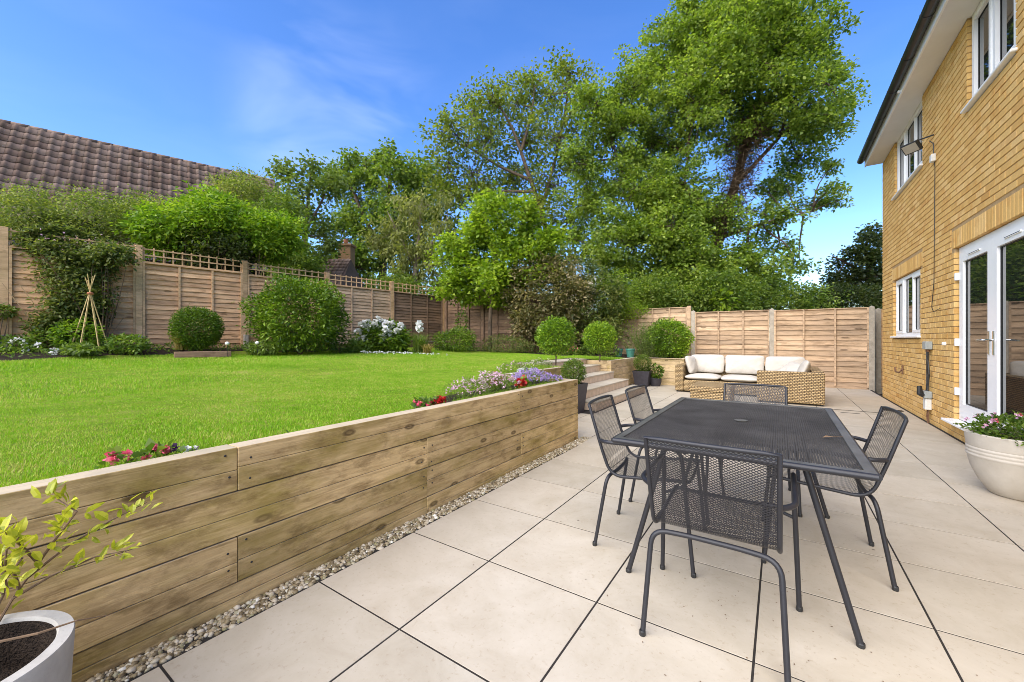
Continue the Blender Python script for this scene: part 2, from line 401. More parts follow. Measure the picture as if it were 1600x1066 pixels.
g.bump(h, .6, .04); M['cushion'] = g.done(g.ramp(g.noise(v, 3, 4), [(.3, (.47, .43, .365)), (.7, (.54, .50, .44))]), .9, 0, .15)
# roof tiles of the neighbour
g = G('concrete_roof_tile'); wv = g.world(); r = g.rnd()
c = g.ramp(r, [(0, (.13, .082, .06)), (.5, (.185, .125, .095)), (1, (.25, .175, .135))])
c = g.mix(g.ramp(g.noise(wv, 3.2, 5, .7), [(.48, (0, 0, 0)), (.7, (.6,)*3)]), c, (.085, .066, .036))
c = g.mix(g.ramp(g.noise(wv, 10, 3, .7), [(.69, (0, 0, 0)), (.74, (.8,)*3)]), c, (.42, .40, .36))
g.bump(g.noise(wv, 26, 4), .6, .01); M['tile'] = g.done(c, .9, 0, .2)
M['render'] = plain('pale_render', (.45, .40, .33), .9, .1, 3, .1)
M['red_brick'] = plain('brown_brick', (.30, .17, .075), .9, .25, 30, .3)
# bark and leaves
M['bark'] = plain('bark', (.12, .085, .058), .95, .4, 9, 1.0, 0, .2, .03)
M['bark_pale'] = plain('bark_pale', (.24, .19, .135), .95, .3, 9, 1.0, 0, .2, .03)
M['ivy_bark'] = plain('ivy_stems', (.15, .10, .062), .95, .45, 6, 1.0, 0, .2, .05)
M['stem'] = plain('green_stem', (.13, .15, .045), .7, .2, 20, 0)
M['twig'] = plain('twig', (.16, .10, .055), .8, .2, 20, .1)
L_ = {}
L_['big'] = leafy('leaf_sycamore', (.055, .11, .014), (.155, .26, .034), (.33, .45, .078), .5, warm=1.10)
L_['oak'] = leafy('leaf_oak', (.048, .098, .016), (.125, .21, .032), (.25, .33, .06), .48, warm=1.06)
L_['olive'] = leafy('leaf_olive', (.10, .13, .03), (.19, .24, .065), (.31, .36, .11), .5)
L_['back'] = leafy('leaf_open_tree', (.07, .115, .018), (.145, .205, .03), (.26, .31, .055), .52, warm=1.06)  # leaf colours of the thin-crowned open tree
L_['pale'] = leafy('leaf_birch', (.06, .115, .022), (.125, .205, .04), (.21, .30, .07))
L_['lime'] = leafy('leaf_lime', (.075, .15, .012), (.185, .30, .020), (.36, .47, .045), .48, warm=1.04)
L_['ash'] = leafy('leaf_ash', (.06, .16, .010), (.16, .32, .02), (.32, .48, .045))
L_['shrub'] = leafy('leaf_shrub', (.022, .060, .008), (.075, .165, .012), (.19, .32, .025), .3, .35)
L_['box'] = leafy('leaf_box', (.028, .075, .010), (.085, .165, .018), (.19, .29, .035), .3, .4)
L_['bay'] = leafy('leaf_bay', (.04, .10, .012), (.14, .29, .022), (.32, .50, .04), .35, .3)
L_['hedge'] = leafy('leaf_hedge', (.07, .13, .024), (.17, .26, .045), (.34, .40, .10))
L_['climber'] = leafy('leaf_climber', (.035, .068, .016), (.095, .155, .035), (.22, .27, .075))
L_['dark'] = leafy('leaf_dark', (.012, .028, .008), (.035, .062, .014), (.08, .11, .03))
L_['varieg'] = leafy('leaf_variegated', (.05, .068, .02), (.13, .145, .05), (.40, .36, .20))
L_['pot'] = leafy('leaf_potted', (.20, .27, .02), (.38, .45, .03), (.56, .60, .07), .35, .35)
L_['bed'] = leafy('leaf_bedding', (.04, .11, .014), (.10, .20, .025), (.20, .30, .05))
L_['rosemary'] = leafy('leaf_rosemary', (.05, .10, .018), (.115, .20, .035), (.21, .32, .06))
L_['yellow'] = leafy('leaf_straw', (.16, .17, .035), (.32, .28, .08), (.5, .42, .16))
def petal(name, c0, c1): return leafy(name, c0, tuple((a+b)/2 for a, b in zip(c0, c1)), c1, .3, .5, (1, 1, 1), .9, 1.0)
M['pink'] = petal('petal_pink', (.62, .05, .13), (.85, .22, .28)); M['red'] = petal('petal_red', (.40, .01, .012), (.62, .03, .03))
M['white'] = petal('petal_white', (.72, .72, .66), (.86, .86, .84)); M['lilac'] = petal('petal_lilac', (.34, .22, .55), (.56, .42, .75))
M['rose'] = petal('petal_rose', (.62, .30, .45), (.84, .6, .7)); M['purple'] = petal('petal_dark_purple', (.05, .02, .06), (.12, .05, .12)); M['cream_petal'] = petal('petal_cream', (.55, .48, .33), (.8, .74, .58))

# ------------------------------------------------------------------ setting: ground, patio, gravel, lawn
tag(MB().box(-400, 400, -400, 400, -.4, -.12).build('ground', M['soil']), kind='structure')
SL, U0, V0 = .604, -1.894, .5045          # paving pitch and grid origin
patio = tag(MB().box(-4.2, 1.76, -1.2, 12.55, -.118, -.0022).build('patio', M['joint']), kind='structure')
slab_cache = {}
def slab_mesh(a, b):
    k = (round(a, 3), round(b, 3))
    if k not in slab_cache: slab_cache[k] = MB().box(-a/2, a/2, -b/2, b/2, -.03, 0, .0005).mesh('slab', M['paving'])
    return slab_cache[k]
def patio_left(v):                          # where the paving stops on the left
    return -1.867 if v < 4.30 else (-3.05 if v < 6.2 else (-2.46 if v < 9.1 else -3.17))
for r in range(-3, 20):
    va, vb = V0+SL*r, V0+SL*(r+1)
    if va > 12.35: break
    vb = min(vb, 12.38); left = patio_left((va+vb)/2)
    for k in range(-3, 7):
        ua, ub = U0+SL*k, U0+SL*(k+1)
        ua = max(ua, left); ub = min(ub, 1.715)
        if ub-ua < .05: continue
        gp = .0085
        o = link('slab', slab_mesh(ub-ua-gp, vb-va-gp), patio, ((ua+ub)/2, (va+vb)/2, rnd.uniform(-.0006, .0006)))
# gravel margin along the retaining wall
def pebbles(name, U, V, Z, S, mat, rng=RNG):
    import bmesh
    bm = bmesh.new(); bmesh.ops.create_icosphere(bm, subdivisions=1, radius=1); bv = np.array([v.co[:] for v in bm.verts]); bf = np.array([[v.index for v in f.verts] for f in bm.faces]); bm.free()
    n = len(U); k = len(bv)
    sc = S[:, None]*rng.uniform(.6, 1.25, (n, 3))*np.array([1, 1, .7]); ang = rng.uniform(0, 6.28, n)
    v = bv[None]*(1+rng.normal(size=(n, k, 1))*.13)*sc[:, None, :]
    ca, sa = np.cos(ang)[:, None], np.sin(ang)[:, None]
    x = v[..., 0]*ca-v[..., 1]*sa; y = v[..., 0]*sa+v[..., 1]*ca
    W = np.stack([x+U[:, None], y+V[:, None], v[..., 2]+Z[:, None]], -1).reshape(-1, 3)
    F = (bf[None]+np.arange(n)[:, None, None]*k).reshape(-1, 3)
    return npmesh(name, W, F, mat, True)
n = 7500; gu = RNG.uniform(-1.99, -1.875, n); gv = RNG.uniform(-.6, 4.52, n)
tag(link('gravel', pebbles('gravel', gu, gv, RNG.uniform(-.010, .002, n), RNG.uniform(.006, .0155, n), M['gravel'])), 'strip of mixed stone gravel along the foot of the sleeper wall', 'gravel', kind='stuff')
# lawn
def lawn_z(u, v): return .672+.0262*np.maximum(0, -u-2)+.10*np.clip((-u-9.1)/1.2, 0, 1)+.008*np.sin(u*1.3+v*.9)
def lawn_inside(u, v):
    right = np.where(v < 4.37, -2.09, np.where(v < 6.25, -3.16, np.where(v < 8.86, -4.2, np.where(v < 10.7, -3.29, -1.9))))
    far = np.where(u < -6.0, 10.35, 12.3)
    return (u < right) & (v < far) & (u > -10.75)
st = .06
US = np.arange(-10.8, -1.85, st); VS = np.arange(-3.2, 12.4, st)
gu, gv = np.meshgrid(US, VS, indexing='ij'); ok = lawn_inside(gu+st/2, gv+st/2)[:-1, :-1]
idx = np.arange(gu.size).reshape(gu.shape)
Fq = np.stack([idx[:-1, :-1], idx[1:, :-1], idx[1:, 1:], idx[:-1, 1:]], -1)
Vq = np.stack([gu, gv, lawn_z(gu, gv)-.012+RNG.normal(size=gu.shape)*.003], -1).reshape(-1, 3)
def bed_at(u, v):                            # planted borders rather than grass
    edge = -9.5+.15*np.sin(v*1.1+.6)+.12*np.sin(v*2.7)
    b1 = (u < edge)
    b2 = (v > 9.55+.12*np.sin(u*1.7)) & (u < -4.6)
    b3 = (u > -2.50+.05*np.sin(v*4)) & (v > .1) & (v < 4.4) & ((v > 2.3) | (u > -2.2+.04*np.sin(v*6)))
    b4 = (v > 10.1) & (u >= -4.6)
    return b1 | b2 | b3 | b4
bed = bed_at(gu+st/2, gv+st/2)[:-1, :-1]
tag(link('lawn', npmesh('lawn', Vq, Fq[ok & ~bed], M['turf'], True)), kind='structure')
tag(link('flower_bed', npmesh('flower_bed', Vq, Fq[ok & bed], M['soil'], True)), kind='structure')
# grass blades, thicker near the camera
def grass(n, u0, u1, v0, v1, h, wd):
    u = RNG.uniform(u0, u1, n); v = RNG.uniform(v0, v1, n); k = lawn_inside(u, v) & ~bed_at(u, v); u = u[k]; v = v[k]; n = len(u)
    Pz = lawn_z(u, v)-.014; a = RNG.uniform(0, 6.28, n); tilt = RNG.uniform(.1, .9, n); hh = h*RNG.uniform(.5, 1.25, n)*(1+.35*np.sin(u*2.1)*np.sin(v*1.7))
    dx, dy = np.cos(a), np.sin(a); P = np.stack([u, v, Pz], 1); s = np.stack([-dy, dx, 0*a], 1)*wd/2
    tip = P+np.stack([dx*hh*tilt, dy*hh*tilt, hh*np.sqrt(np.maximum(.15, 1-.6*tilt**2))], 1)
    return np.stack([P-s, P+s, tip], 1).reshape(-1, 3)
Vg = np.concatenate([grass(230000, -4.6, -2.05, -.6, 4.5, .017, .0038), grass(120000, -7.2, -4.4, -1.5, 10.5, .024, .006), grass(60000, -9.4, -7.0, -1.5, 10.6, .034, .008), grass(36000, -4.6, -2.9, 4.3, 10.5, .032, .006)])
def edge_grass(n):
    v = RNG.uniform(-.4, 4.3, n); k = (np.sin(v*5.3)+np.sin(v*2.1+1)+RNG.normal(size=n)*.5) > .0; v = v[k]; u = -2.10-np.abs(RNG.normal(size=len(v)))*.05; n = len(v)
    a = RNG.uniform(-1.2, 1.2, n); hh = RNG.uniform(.02, .06, n); P = np.stack([u, v, np.full(n, .665)], 1); s = np.stack([-np.sin(a), np.cos(a), 0*a], 1)*.0024
    tip = P+np.stack([np.cos(a)*hh*.8, np.sin(a)*hh*.8, hh*.9], 1); return np.stack([P-s, P+s, tip], 1).reshape(-1, 3)
Vg = np.concatenate([Vg, edge_grass(9000)])
tag(link('lawn_grass', npmesh('lawn_grass', Vg, np.arange(len(Vg)).reshape(-1, 3), M['grass'])), 'bright green mown grass of the raised lawn', 'grass', kind='stuff')

# ------------------------------------------------------------------ sleeper walls
def sleeper_run(parent, p0, p1, courses, thick=.1, splits=(), front=1, ztop=.705, mat='sleeper'):
    "horizontal sleepers laid in courses between two plan points; splits: per course, joint distances"
    p0 = np.array(p0); p1 = np.array(p1); Ln = np.linalg.norm(p1-p0); rz = math.atan2(p1[1]-p0[1], p1[0]-p0[0]); z = ztop
    for i, h in enumerate(courses):
        js = [0]+sorted(splits[i] if i < len(splits) else [])+[Ln]
        for a, b in zip(js[:-1], js[1:]):
            d = rnd.uniform(-.0025, .0025)
            x0, x1 = -(b-a)/2+.0015, (b-a)/2-.0015; k = rnd.uniform(-.012, .012); m = MB()
            m.box(x0, x1, -thick/2+d, thick/2+d, -h/2+.0030, k-.0013, .002)          # a saw kerf runs along the middle of each sleeper
            m.box(x0, x1, -thick/2+d+.0007, thick/2+d-.0007, k+.0013, h/2-.0030, .002); m.box(x0+.002, x1-.002, -thick/2+d+.007, thick/2+d-.007, k-.01, k+.01)
            cen = p0+(p1-p0)*((a+b)/2/Ln)
            m.build('sleeper', M[mat], parent, loc=(cen[0], cen[1], z-h/2), rz=rz)
        z -= h
wl = empty('retaining_wall', (-2.04, 2, 0), 0, 'long weathered timber sleeper wall holding up the lawn beside the gravel', 'retaining wall')
def W(p, o=wl): return (p[0]-o.location.x, p[1]-o.location.y)
c4 = [.196, .2, .2, .15]
# near wall face at u = -1.99
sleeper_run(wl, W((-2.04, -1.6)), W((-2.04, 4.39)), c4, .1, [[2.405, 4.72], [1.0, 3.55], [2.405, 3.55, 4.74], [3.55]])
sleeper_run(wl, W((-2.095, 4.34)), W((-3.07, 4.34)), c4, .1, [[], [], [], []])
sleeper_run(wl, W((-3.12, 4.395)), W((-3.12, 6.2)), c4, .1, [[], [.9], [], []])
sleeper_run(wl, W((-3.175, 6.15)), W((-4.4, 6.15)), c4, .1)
# coach-bolt heads beside the joints
bh = MB().lathe([(.0048, -.004), (.0048, .001), (.0025, .0016), (.0001, .0016)], 10).mesh('bolt', M['black'], True)
for vj, zs in ((.805, (.66, .56)), (.805, (.265, .175)), (3.12, (.66, .56, .27, .19)), (1.95, (.45, .36, .27, .19))):
    for zz in zs:
        for dv in (-.04, .045):
            o = link('bolt', bh, wl, (-1.9885-wl.location.x, vj+dv+rnd.uniform(-.012, .012)-wl.location.y, zz+rnd.uniform(-.02, .02))); o.rotation_euler = (0, R(90), 0)
wf = empty('retaining_wall', (-3.25, 8.86, 0), 0, 'low pale timber sleeper wall beside the steps and behind the dark pots', 'retaining wall')
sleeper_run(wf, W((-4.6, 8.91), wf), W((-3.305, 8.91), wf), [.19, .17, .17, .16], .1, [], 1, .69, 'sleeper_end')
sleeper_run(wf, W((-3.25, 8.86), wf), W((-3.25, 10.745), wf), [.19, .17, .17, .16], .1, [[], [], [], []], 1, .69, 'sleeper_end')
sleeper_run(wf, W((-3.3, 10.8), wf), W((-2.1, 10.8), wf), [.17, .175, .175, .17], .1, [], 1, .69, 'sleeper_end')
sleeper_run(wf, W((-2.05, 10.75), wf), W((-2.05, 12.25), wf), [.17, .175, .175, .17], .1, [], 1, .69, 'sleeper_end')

# ------------------------------------------------------------------ garden steps
sp_ = empty('garden_steps', (-3.1, 7.5, 0), 0, 'flight of pale stone steps climbing to the lawn beside the dark pots', 'steps')
def SPL(x, y, z): return (x-sp_.location.x, y-sp_.location.y, z)
steps = [(-2.50, 9.08, .148), (-2.80, 8.84, .296), (-3.14, 8.85, .444), (-3.46, 8.85, .592), (-3.80, 8.85, .715)]
for i, (uf, ve, zt) in enumerate(steps):
    un = steps[i+1][0] if i+1 < len(steps) else -4.75
    zb = steps[i-1][2] if i else -.02
    v0 = 6.21; cuts = [v0, v0+.62+.3*(i % 2), v0+1.25+.3*(i % 2), v0+1.9+.25*(i % 2), ve]
    for a, b in zip(cuts[:-1], cuts[1:]):
        if b-a < .05: continue
        MB().box(un+.004-(uf), .012, -(b-a)/2+.0015, (b-a)/2-.0015, -.022, 0, .002).build('tread', M['paving'], sp_, loc=SPL(uf, (a+b)/2, zt))
        MB().box(-.02, 0, -(b-a)/2+.0015, (b-a)/2-.0015, zb-zt+.001, -.0225).build('riser', M['riser'], sp_, loc=SPL(uf, (a+b)/2, zt))
    MB().box(un+.02-uf, -.021, v0-7.5+.01, ve-7.5-.012, -.14, -.023).build('core', M['riser'], sp_, loc=SPL(uf, 7.5, zt))
    MB().box(un+.001-uf, -.0005, -.011, 0, (zb if i < 2 else zt-.14)-zt, -.0225).build('side_facing', M['riser'], sp_, loc=SPL(uf, ve, zt))

# ------------------------------------------------------------------ fences
board_cache = {}
def board_mesh(mat, h, k):
    key = (mat, round(h, 3), k)
    if key not in board_cache:
        r = random.Random(hash((mat, k)) % 999+k); n = 9; m = MB(); vs = []
        ph = r.uniform(0, 6); am = r.uniform(.003, .012)
        for i in range(n+1):
            x = -.5+i/n; e = am*math.sin(ph+i*.9)+r.uniform(-.004, .004); e2 = r.uniform(-.002, .002)
            vs += [(x, .006, h*.5+.022), (x, -.019+e2, -h*.5+e), (x, -.007+e2, -h*.5+e), (x, .014, h*.5+.022)]
        fs = []
        for i in range(n):
            b = i*4; fs += [(b, b+1, b+5, b+4), (b+1, b+2, b+6, b+5), (b+2, b+3, b+7, b+6)]
        m.add(vs, fs); board_cache[key] = m.mesh('board', M[mat])
    return board_cache[key]
slat_cache = {}
def bar(mat, a, b, c):
    k = (mat, round(a, 3), round(b, 3), round(c, 3))
    if k not in slat_cache: slat_cache[k] = MB().box(-a/2, a/2, -b/2, b/2, -c/2, c/2).mesh('slat', M[mat])
    return slat_cache[k]
def fence(label, posts, zb, zt, mats, nb=15, trellis=0, post_h=.06, post_mat='post', spur=False, batt=(1/3., 2/3.), gravel_board=True, pw=.1):
    """posts: plan points left to right as seen from the garden; zb/zt lists per post of panel bottom and top"""
    f = empty('garden_fence', (posts[0][0], posts[0][1], 0), 0, label, 'fence')
    ox, oy = posts[0]
    for i, p in enumerate(posts):
        top = zt[i]+trellis+post_h
        rz0 = math.atan2(posts[min(i+1, len(posts)-1)][1]-posts[max(i-1, 0)][1], posts[min(i+1, len(posts)-1)][0]-posts[max(i-1, 0)][0])
        m = MB().box(-pw/2, pw/2, -pw/2, pw/2, zb[i]-.3, top, .004)
        po = m.build('post', M[post_mat], f, loc=(p[0]-ox, p[1]-oy, 0), rz=rz0)
        if spur:
            MB().box(-.045, .045, -.14, -.052, zb[i]-.35, zb[i]+.28, .006).build('concrete_spur', M['concrete_post'], po)
        if post_mat == 'concrete_post':
            MB().add([(-pw/2, -pw/2, top+.0005), (pw/2, -pw/2, top+.0005), (pw/2, pw/2, top+.0005), (-pw/2, pw/2, top+.0005), (0, 0, top+.03)], [(0, 1, 4), (1, 2, 4), (2, 3, 4), (3, 0, 4)]).build('cap', M[post_mat], po)
    for i in range(len(posts)-1):
        a, b = np.array(posts[i]), np.array(posts[i+1]); Ln = np.linalg.norm(b-a)-pw-.006; rz = math.atan2(b[1]-a[1], b[0]-a[0]); c = (a+b)/2
        z0 = (zb[i]+zb[i+1])/2; z1 = (zt[i]+zt[i+1])/2; mat = mats[i % len(mats)]
        m = MB(); n = len(batt)
        for q in [0.017/Ln]+list(batt)+[1-.017/Ln]:
            x = (q-.5)*Ln; m.box(x-.017, x+.017, -.048, -.024, z0+.02, z1-.002)
        m.box(-Ln/2, Ln/2, -.05, .02, z1, z1+.018); m.box(-Ln/2, Ln/2, -.03, .0, z0-.02, z0+.0)
        pan = m.build('panel', M[mat if mat != 'fence' else 'post'], f, loc=(c[0]-ox, c[1]-oy, 0), rz=rz)
        h = (z1-z0)/nb
        for j in range(nb):
            o = link('board', board_mesh(mat, h, rnd.randrange(7)), pan, (0, 0, z0+h*(j+.5))); o.scale = (Ln-.01, 1, 1)
            o.rotation_euler = (rnd.uniform(-.02, .02), rnd.uniform(-.003, .003), 0)
        if gravel_board:
            MB().box(-Ln/2, Ln/2, -.022, .022, z0-.32, z0-.0205).build('gravel_board', M['concrete_post'] if post_mat == 'concrete_post' else M['fence_dark'], pan)
        if trellis:
            tr = MB().box(-Ln/2, Ln/2, -.03, .005, z1+.019, z1+.045).build('trellis', M['post'], f, loc=(c[0]-ox, c[1]-oy, 0), rz=rz)
            for q in (.48, .97):
                o = link('slat', bar('post', Ln, .016, .024), tr, (0, -.02, z1+.045+(trellis-.06)*q))
            k = max(3, int(Ln/.155)); 
            for j in range(k+1):
                o = link('slat', bar('post', .022, .014, trellis-.03), tr, (-Ln/2+.02+(Ln-.04)*j/k, -.004, z1+.046+(trellis-.03)/2))
    return f
LF = [(-10.98, -.85), (-10.8, .883), (-10.6, 2.538), (-10.4, 4.347), (-10.2, 6.278), (-10.0, 8.287), (-9.8, 10.344)]
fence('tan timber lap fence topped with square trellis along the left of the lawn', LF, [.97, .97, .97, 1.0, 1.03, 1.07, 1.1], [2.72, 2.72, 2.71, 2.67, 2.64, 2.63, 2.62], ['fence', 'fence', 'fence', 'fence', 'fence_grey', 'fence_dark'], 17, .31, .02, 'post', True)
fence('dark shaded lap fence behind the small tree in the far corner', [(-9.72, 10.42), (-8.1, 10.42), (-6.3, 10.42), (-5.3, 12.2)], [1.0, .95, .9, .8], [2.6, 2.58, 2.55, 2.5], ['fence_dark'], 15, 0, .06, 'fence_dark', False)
fence('weathered lap fence with concrete posts behind the wicker sofa', [(-2.07, 12.42), (-.19, 12.42), (1.76, 12.42)], [.02, .02, .02], [1.93, 1.91, 1.89], ['fence_grey'], 15, 0, .035, 'concrete_post')
fence('grey taller lap fence panel behind the rosemary planter', [(-5.2, 12.48), (-3.75, 12.48), (-2.19, 12.48)], [.25, .25, .25], [2.05, 2.07, 2.1], ['fence_grey'], 14, 0, .03, 'fence_grey')
fence('short lap fence panel closing the gap beside the brick house', [(1.92, 12.75), (3.2, 12.75)], [.05, .05], [1.86, 1.86], ['fence'], 15, 0, .02, 'concrete_post')

# ------------------------------------------------------------------ brick house on the right
HU, HV0, HV1, HZ = 1.75, 1.2, 11.15, 4.80
house = empty('brick_house', (HU, 6, 0), 0, 'buff yellow brick house with white windows and black gutter', 'house')
def HL(x, y, z): return (x-HU, y-6.0, z)
# openings: v0, v1, z0, z1
OPS = [(8.45, 10.19, 1.20, 2.265), (3.9, 7.03, .185, 2.275), (8.35, 10.09, 3.745, HZ), (5.5, 6.63, 3.745, HZ), (2.2, 4.2, 3.745, HZ)]
m = MB()                                       # mortar core, cut round the openings
OPC = [(o[0]-.012, o[1]+.012, o[2]-.012, min(HZ, o[3]+.012)) for o in OPS]
vs = sorted(set([HV0, HV1]+[x for o in OPC for x in o[:2]])); zs = sorted(set([-.1, HZ]+[x for o in OPC for x in o[2:]]))
for a, b in zip(vs[:-1], vs[1:]):
    for c, d in zip(zs[:-1], zs[1:]):
        if any(o[0] < (a+b)/2 < o[1] and o[2] < (c+d)/2 < o[3] for o in OPC): continue
        m.box(.006, .105, a-6, b-6, c, d)
wall = m.build('wall', M['mortar'], house)
MB().box(.106, 5.0, HV1-.1-6, HV1-6-.0, -.1, HZ).build('end_wall', M['brick'], house)
MB().box(.3, .34, HV0-6, HV1-.11-6, -.1, HZ).build('inner_lining', M['black'], house)
BL, BH, J = .2150, .0650, .0100
bricks = []
SOL = [(8.34, 10.30, 2.268, 2.49), (3.8, 7.14, 2.278, 2.50)]      # soldier courses
z = -.015; row = 0
while z < HZ-.02:
    zt = min(z+BH, HZ-.004); cuts = []
    for o in OPS+SOL:
        if o[2] < zt-.012 and o[3] > z+.012: cuts.append((o[0], o[1]))
    v = HV0-(.1125 if row % 2 else 0)
    while v < HV1:
        segs = [(max(v, HV0), min(v+BL, HV1))]
        for a, b in cuts:
            ns = []
            for p, q in segs:
                if q <= a or p >= b: ns.append((p, q)); continue
                if p < a-.004: ns.append((p, a-.002))
                if q > b+.004: ns.append((b+.002, q))
            segs = ns
        for p, q in segs:
            if q-p > .003: bricks.append((p, q, z, zt))
        v += BL+J
    z += BH+J; row += 1
for a, b, c, d in SOL:
    v = a
    while v+BH < b: bricks.append((v, v+BH, c, d-.008)); v += BH+J
def bvis(bk):
    x, y, Z = to_px((HU, (bk[0]+bk[1])/2, (bk[2]+bk[3])/2)); 
    if Z < .5 or x > 1596 or y < 2 or (x > 1508 and 640 < y): return 0
    x0 = to_px((HU, bk[0], 1))[0]; x1 = to_px((HU, bk[1], 1))[0]
    return abs(x1-x0)*629*(bk[3]-bk[2])/Z
bricks.sort(key=bvis, reverse=True)
def brick_box(mb, p, q, c, d, off, base=0): mb.box(-.0006-off, .055, p, q, c, d, min(.0035, (q-p)*.2))
for p, q, c, d in bricks[:300]:
    mb = MB(); brick_box(mb, -(q-p)/2, (q-p)/2, -(d-c)/2, (d-c)/2, rnd.uniform(0, .002))
    link('brick', mb.mesh('brick', M['brick']), wall, (0, (p+q)/2-6, (c+d)/2))
mb = MB()
for p, q, c, d in bricks[300:]: brick_box(mb, p-6, q-6, c, d, rnd.uniform(0, .002))
tag(mb.build('brickwork', M['brick'], wall), kind='stuff')
# windows: white frame, sash bars, panes, sill
def window(v0, v1, z0, z1, lights, label=None):
    w_ = .055; fx0, fx1 = .035, .10
    m = MB()
    m.box(fx0, fx1, v0-6, v1-6, z0, z0+w_); m.box(fx0, fx1, v0-6, v1-6, z1-w_, z1)
    m.box(fx0, fx1, v0-6, v0+w_-6, z0+w_, z1-w_); m.box(fx0, fx1, v1-w_-6, v1-6, z0+w_, z1-w_)
    wn_ = m.build('window', M['upvc'], house)
    n = len(lights)
    edges = np.cumsum([0]+list(lights)); edges = v0+w_+(v1-v0-2*w_)*edges/edges[-1]
    for i in range(n):
        a, b = edges[i], edges[i+1]
        if i: MB().box(fx0+.002, fx1-.002, a-.032-6, a+.032-6, z0+w_+.0005, z1-w_-.0005).build('mullion', M['upvc'], wn_)
        a2 = a+(.033 if i else .001); b2 = b-(.033 if i < n-1 else .001); s = .042
        if i != n//2 or n < 3:                  # opening casements stand a little proud
            mm = MB(); e = fx0-.012
            mm.box(e, fx1-.02, a2-6, b2-6, z0+w_+.001, z0+w_+s); mm.box(e, fx1-.02, a2-6, b2-6, z1-w_-s, z1-w_-.001)
            mm.box(e, fx1-.02, a2-6, a2+s-6, z0+w_+s, z1-w_-s); mm.box(e, fx1-.02, b2-s-6, b2-6, z0+w_+s, z1-w_-s)
            mm.build('casement', M['upvc'], wn_)
        else: s = .004
        pa, pb, pz0, pz1 = a2+s-6, b2-s-6, z0+w_+s, z1-w_-s
        sp2 = .010; q = MB()
        for e in ((pa, pa+sp2, pz0, pz1), (pb-sp2, pb, pz0, pz1), (pa+sp2, pb-sp2, pz0, pz0+sp2), (pa+sp2, pb-sp2, pz1-sp2, pz1)): q.box(fx0+.02, fx0+.024, *e)
        q.build('glazing_bead', M['black'], wn_)
        MB().box(fx0+.026, fx0+.032, pa, pb, pz0, pz1).build('pane', M['glass'], wn_)
    MB().box(-.045, fx0+.02, v0-.05-6, v1+.05-6, z0-.03, z0-.001, .006).build('sill', M['upvc'], wn_)
    return wn_
window(8.46, 10.18, 1.23, 2.255, (1, 1, 1)); window(8.36, 10.08, 3.775, HZ-.004, (1, 1, 1)); window(5.51, 6.62, 3.775, HZ-.004, (1, 1)); window(2.21, 4.19, 3.775, HZ-.004, (1, 1, 1))
# french doors
dr = MB(); f0, f1 = .04, .11; a, b, c, d = 3.92-6, 7.02-6, .215, 2.27
dr.box(f0, f1, b-.07, b, c, d); dr.box(f0, f1, a, a+.07, c, d); dr.box(f0, f1, a+.07, b-.07, d-.075, d); dr.box(f0, f1, a+.07, b-.07, c, c+.05)
door = dr.build('door', M['upvc'], house)
tag(door, 'white french doors with tall glass panes')
leaf_w = [(6.945, 6.06), (6.055, 5.17), (5.13, 4.02)]
for i, (v1_, v0_) in enumerate(leaf_w):
    z0, z1 = .268, 2.192; s, bt = .105, .15
    mm = MB(); e0, e1 = .022, .085
    mm.box(e0, e1, v0_-6, v0_+s-6, z0, z1); mm.box(e0, e1, v1_-s-6, v1_-6, z0, z1)
    mm.box(e0, e1, v0_+s-6, v1_-s-6, z0, z0+bt); mm.box(e0, e1, v0_+s-6, v1_-s-6, z1-s, z1)
    lf = mm.build('door_leaf', M['upvc'], door)
    q = MB(); pa, pb, pz0, pz1 = v0_+s-6, v1_-s-6, z0+bt, z1-s; t = .012
    for e in ((pa, pa+t, pz0, pz1), (pb-t, pb, pz0, pz1), (pa+t, pb-t, pz0, pz0+t), (pa+t, pb-t, pz1-t, pz1)): q.box(.045, .05, *e)
    q.build('glazing_bead', M['black'], door)
    MB().box(.052, .058, pa, pb, pz0, pz1).build('pane', M['glass'], door)
    MB().box(.0515, .0518, pa+.11, pa+.118, pz0, pz1).build('glazing_spacer', M['spacer'], door)
    MB().box(.012, .0215, (v0_+v1_)/2-.16-6, (v0_+v1_)/2+.16-6, z1-.062, z1-.045).build('trickle_vent', M['upvc'], door)
    MB().box(.0115, .0119, (v0_+v1_)/2-.15-6, (v0_+v1_)/2+.15-6, z1-.0565, z1-.0505).build('vent_slot', M['black'], door)
    hv = (v0_+.05) if i == 0 else v1_-.05
    hm = MB().box(.010, .0216, hv-.016-6, hv+.016-6, 1.02, 1.26, .003)
    hm.tube(rounded([(.012, hv-6, 1.17), (-.035, hv-6, 1.17), (-.038, hv+(.12 if i == 0 else -.12)-6, 1.165)], .015), .009, 8)
    hm.build('handle', M['chrome'], door)
for zz in (.55, 1.14, 1.93):
    MB().box(-.004, .0395, 6.985-6, 7.025-6, zz-.045, zz+.045, .006).build('hinge', M['upvc'], door)
MB().box(-.11, .039, 5.0-6, 7.06-6, .185, .214, .006).build('sill', M['upvc'], house)
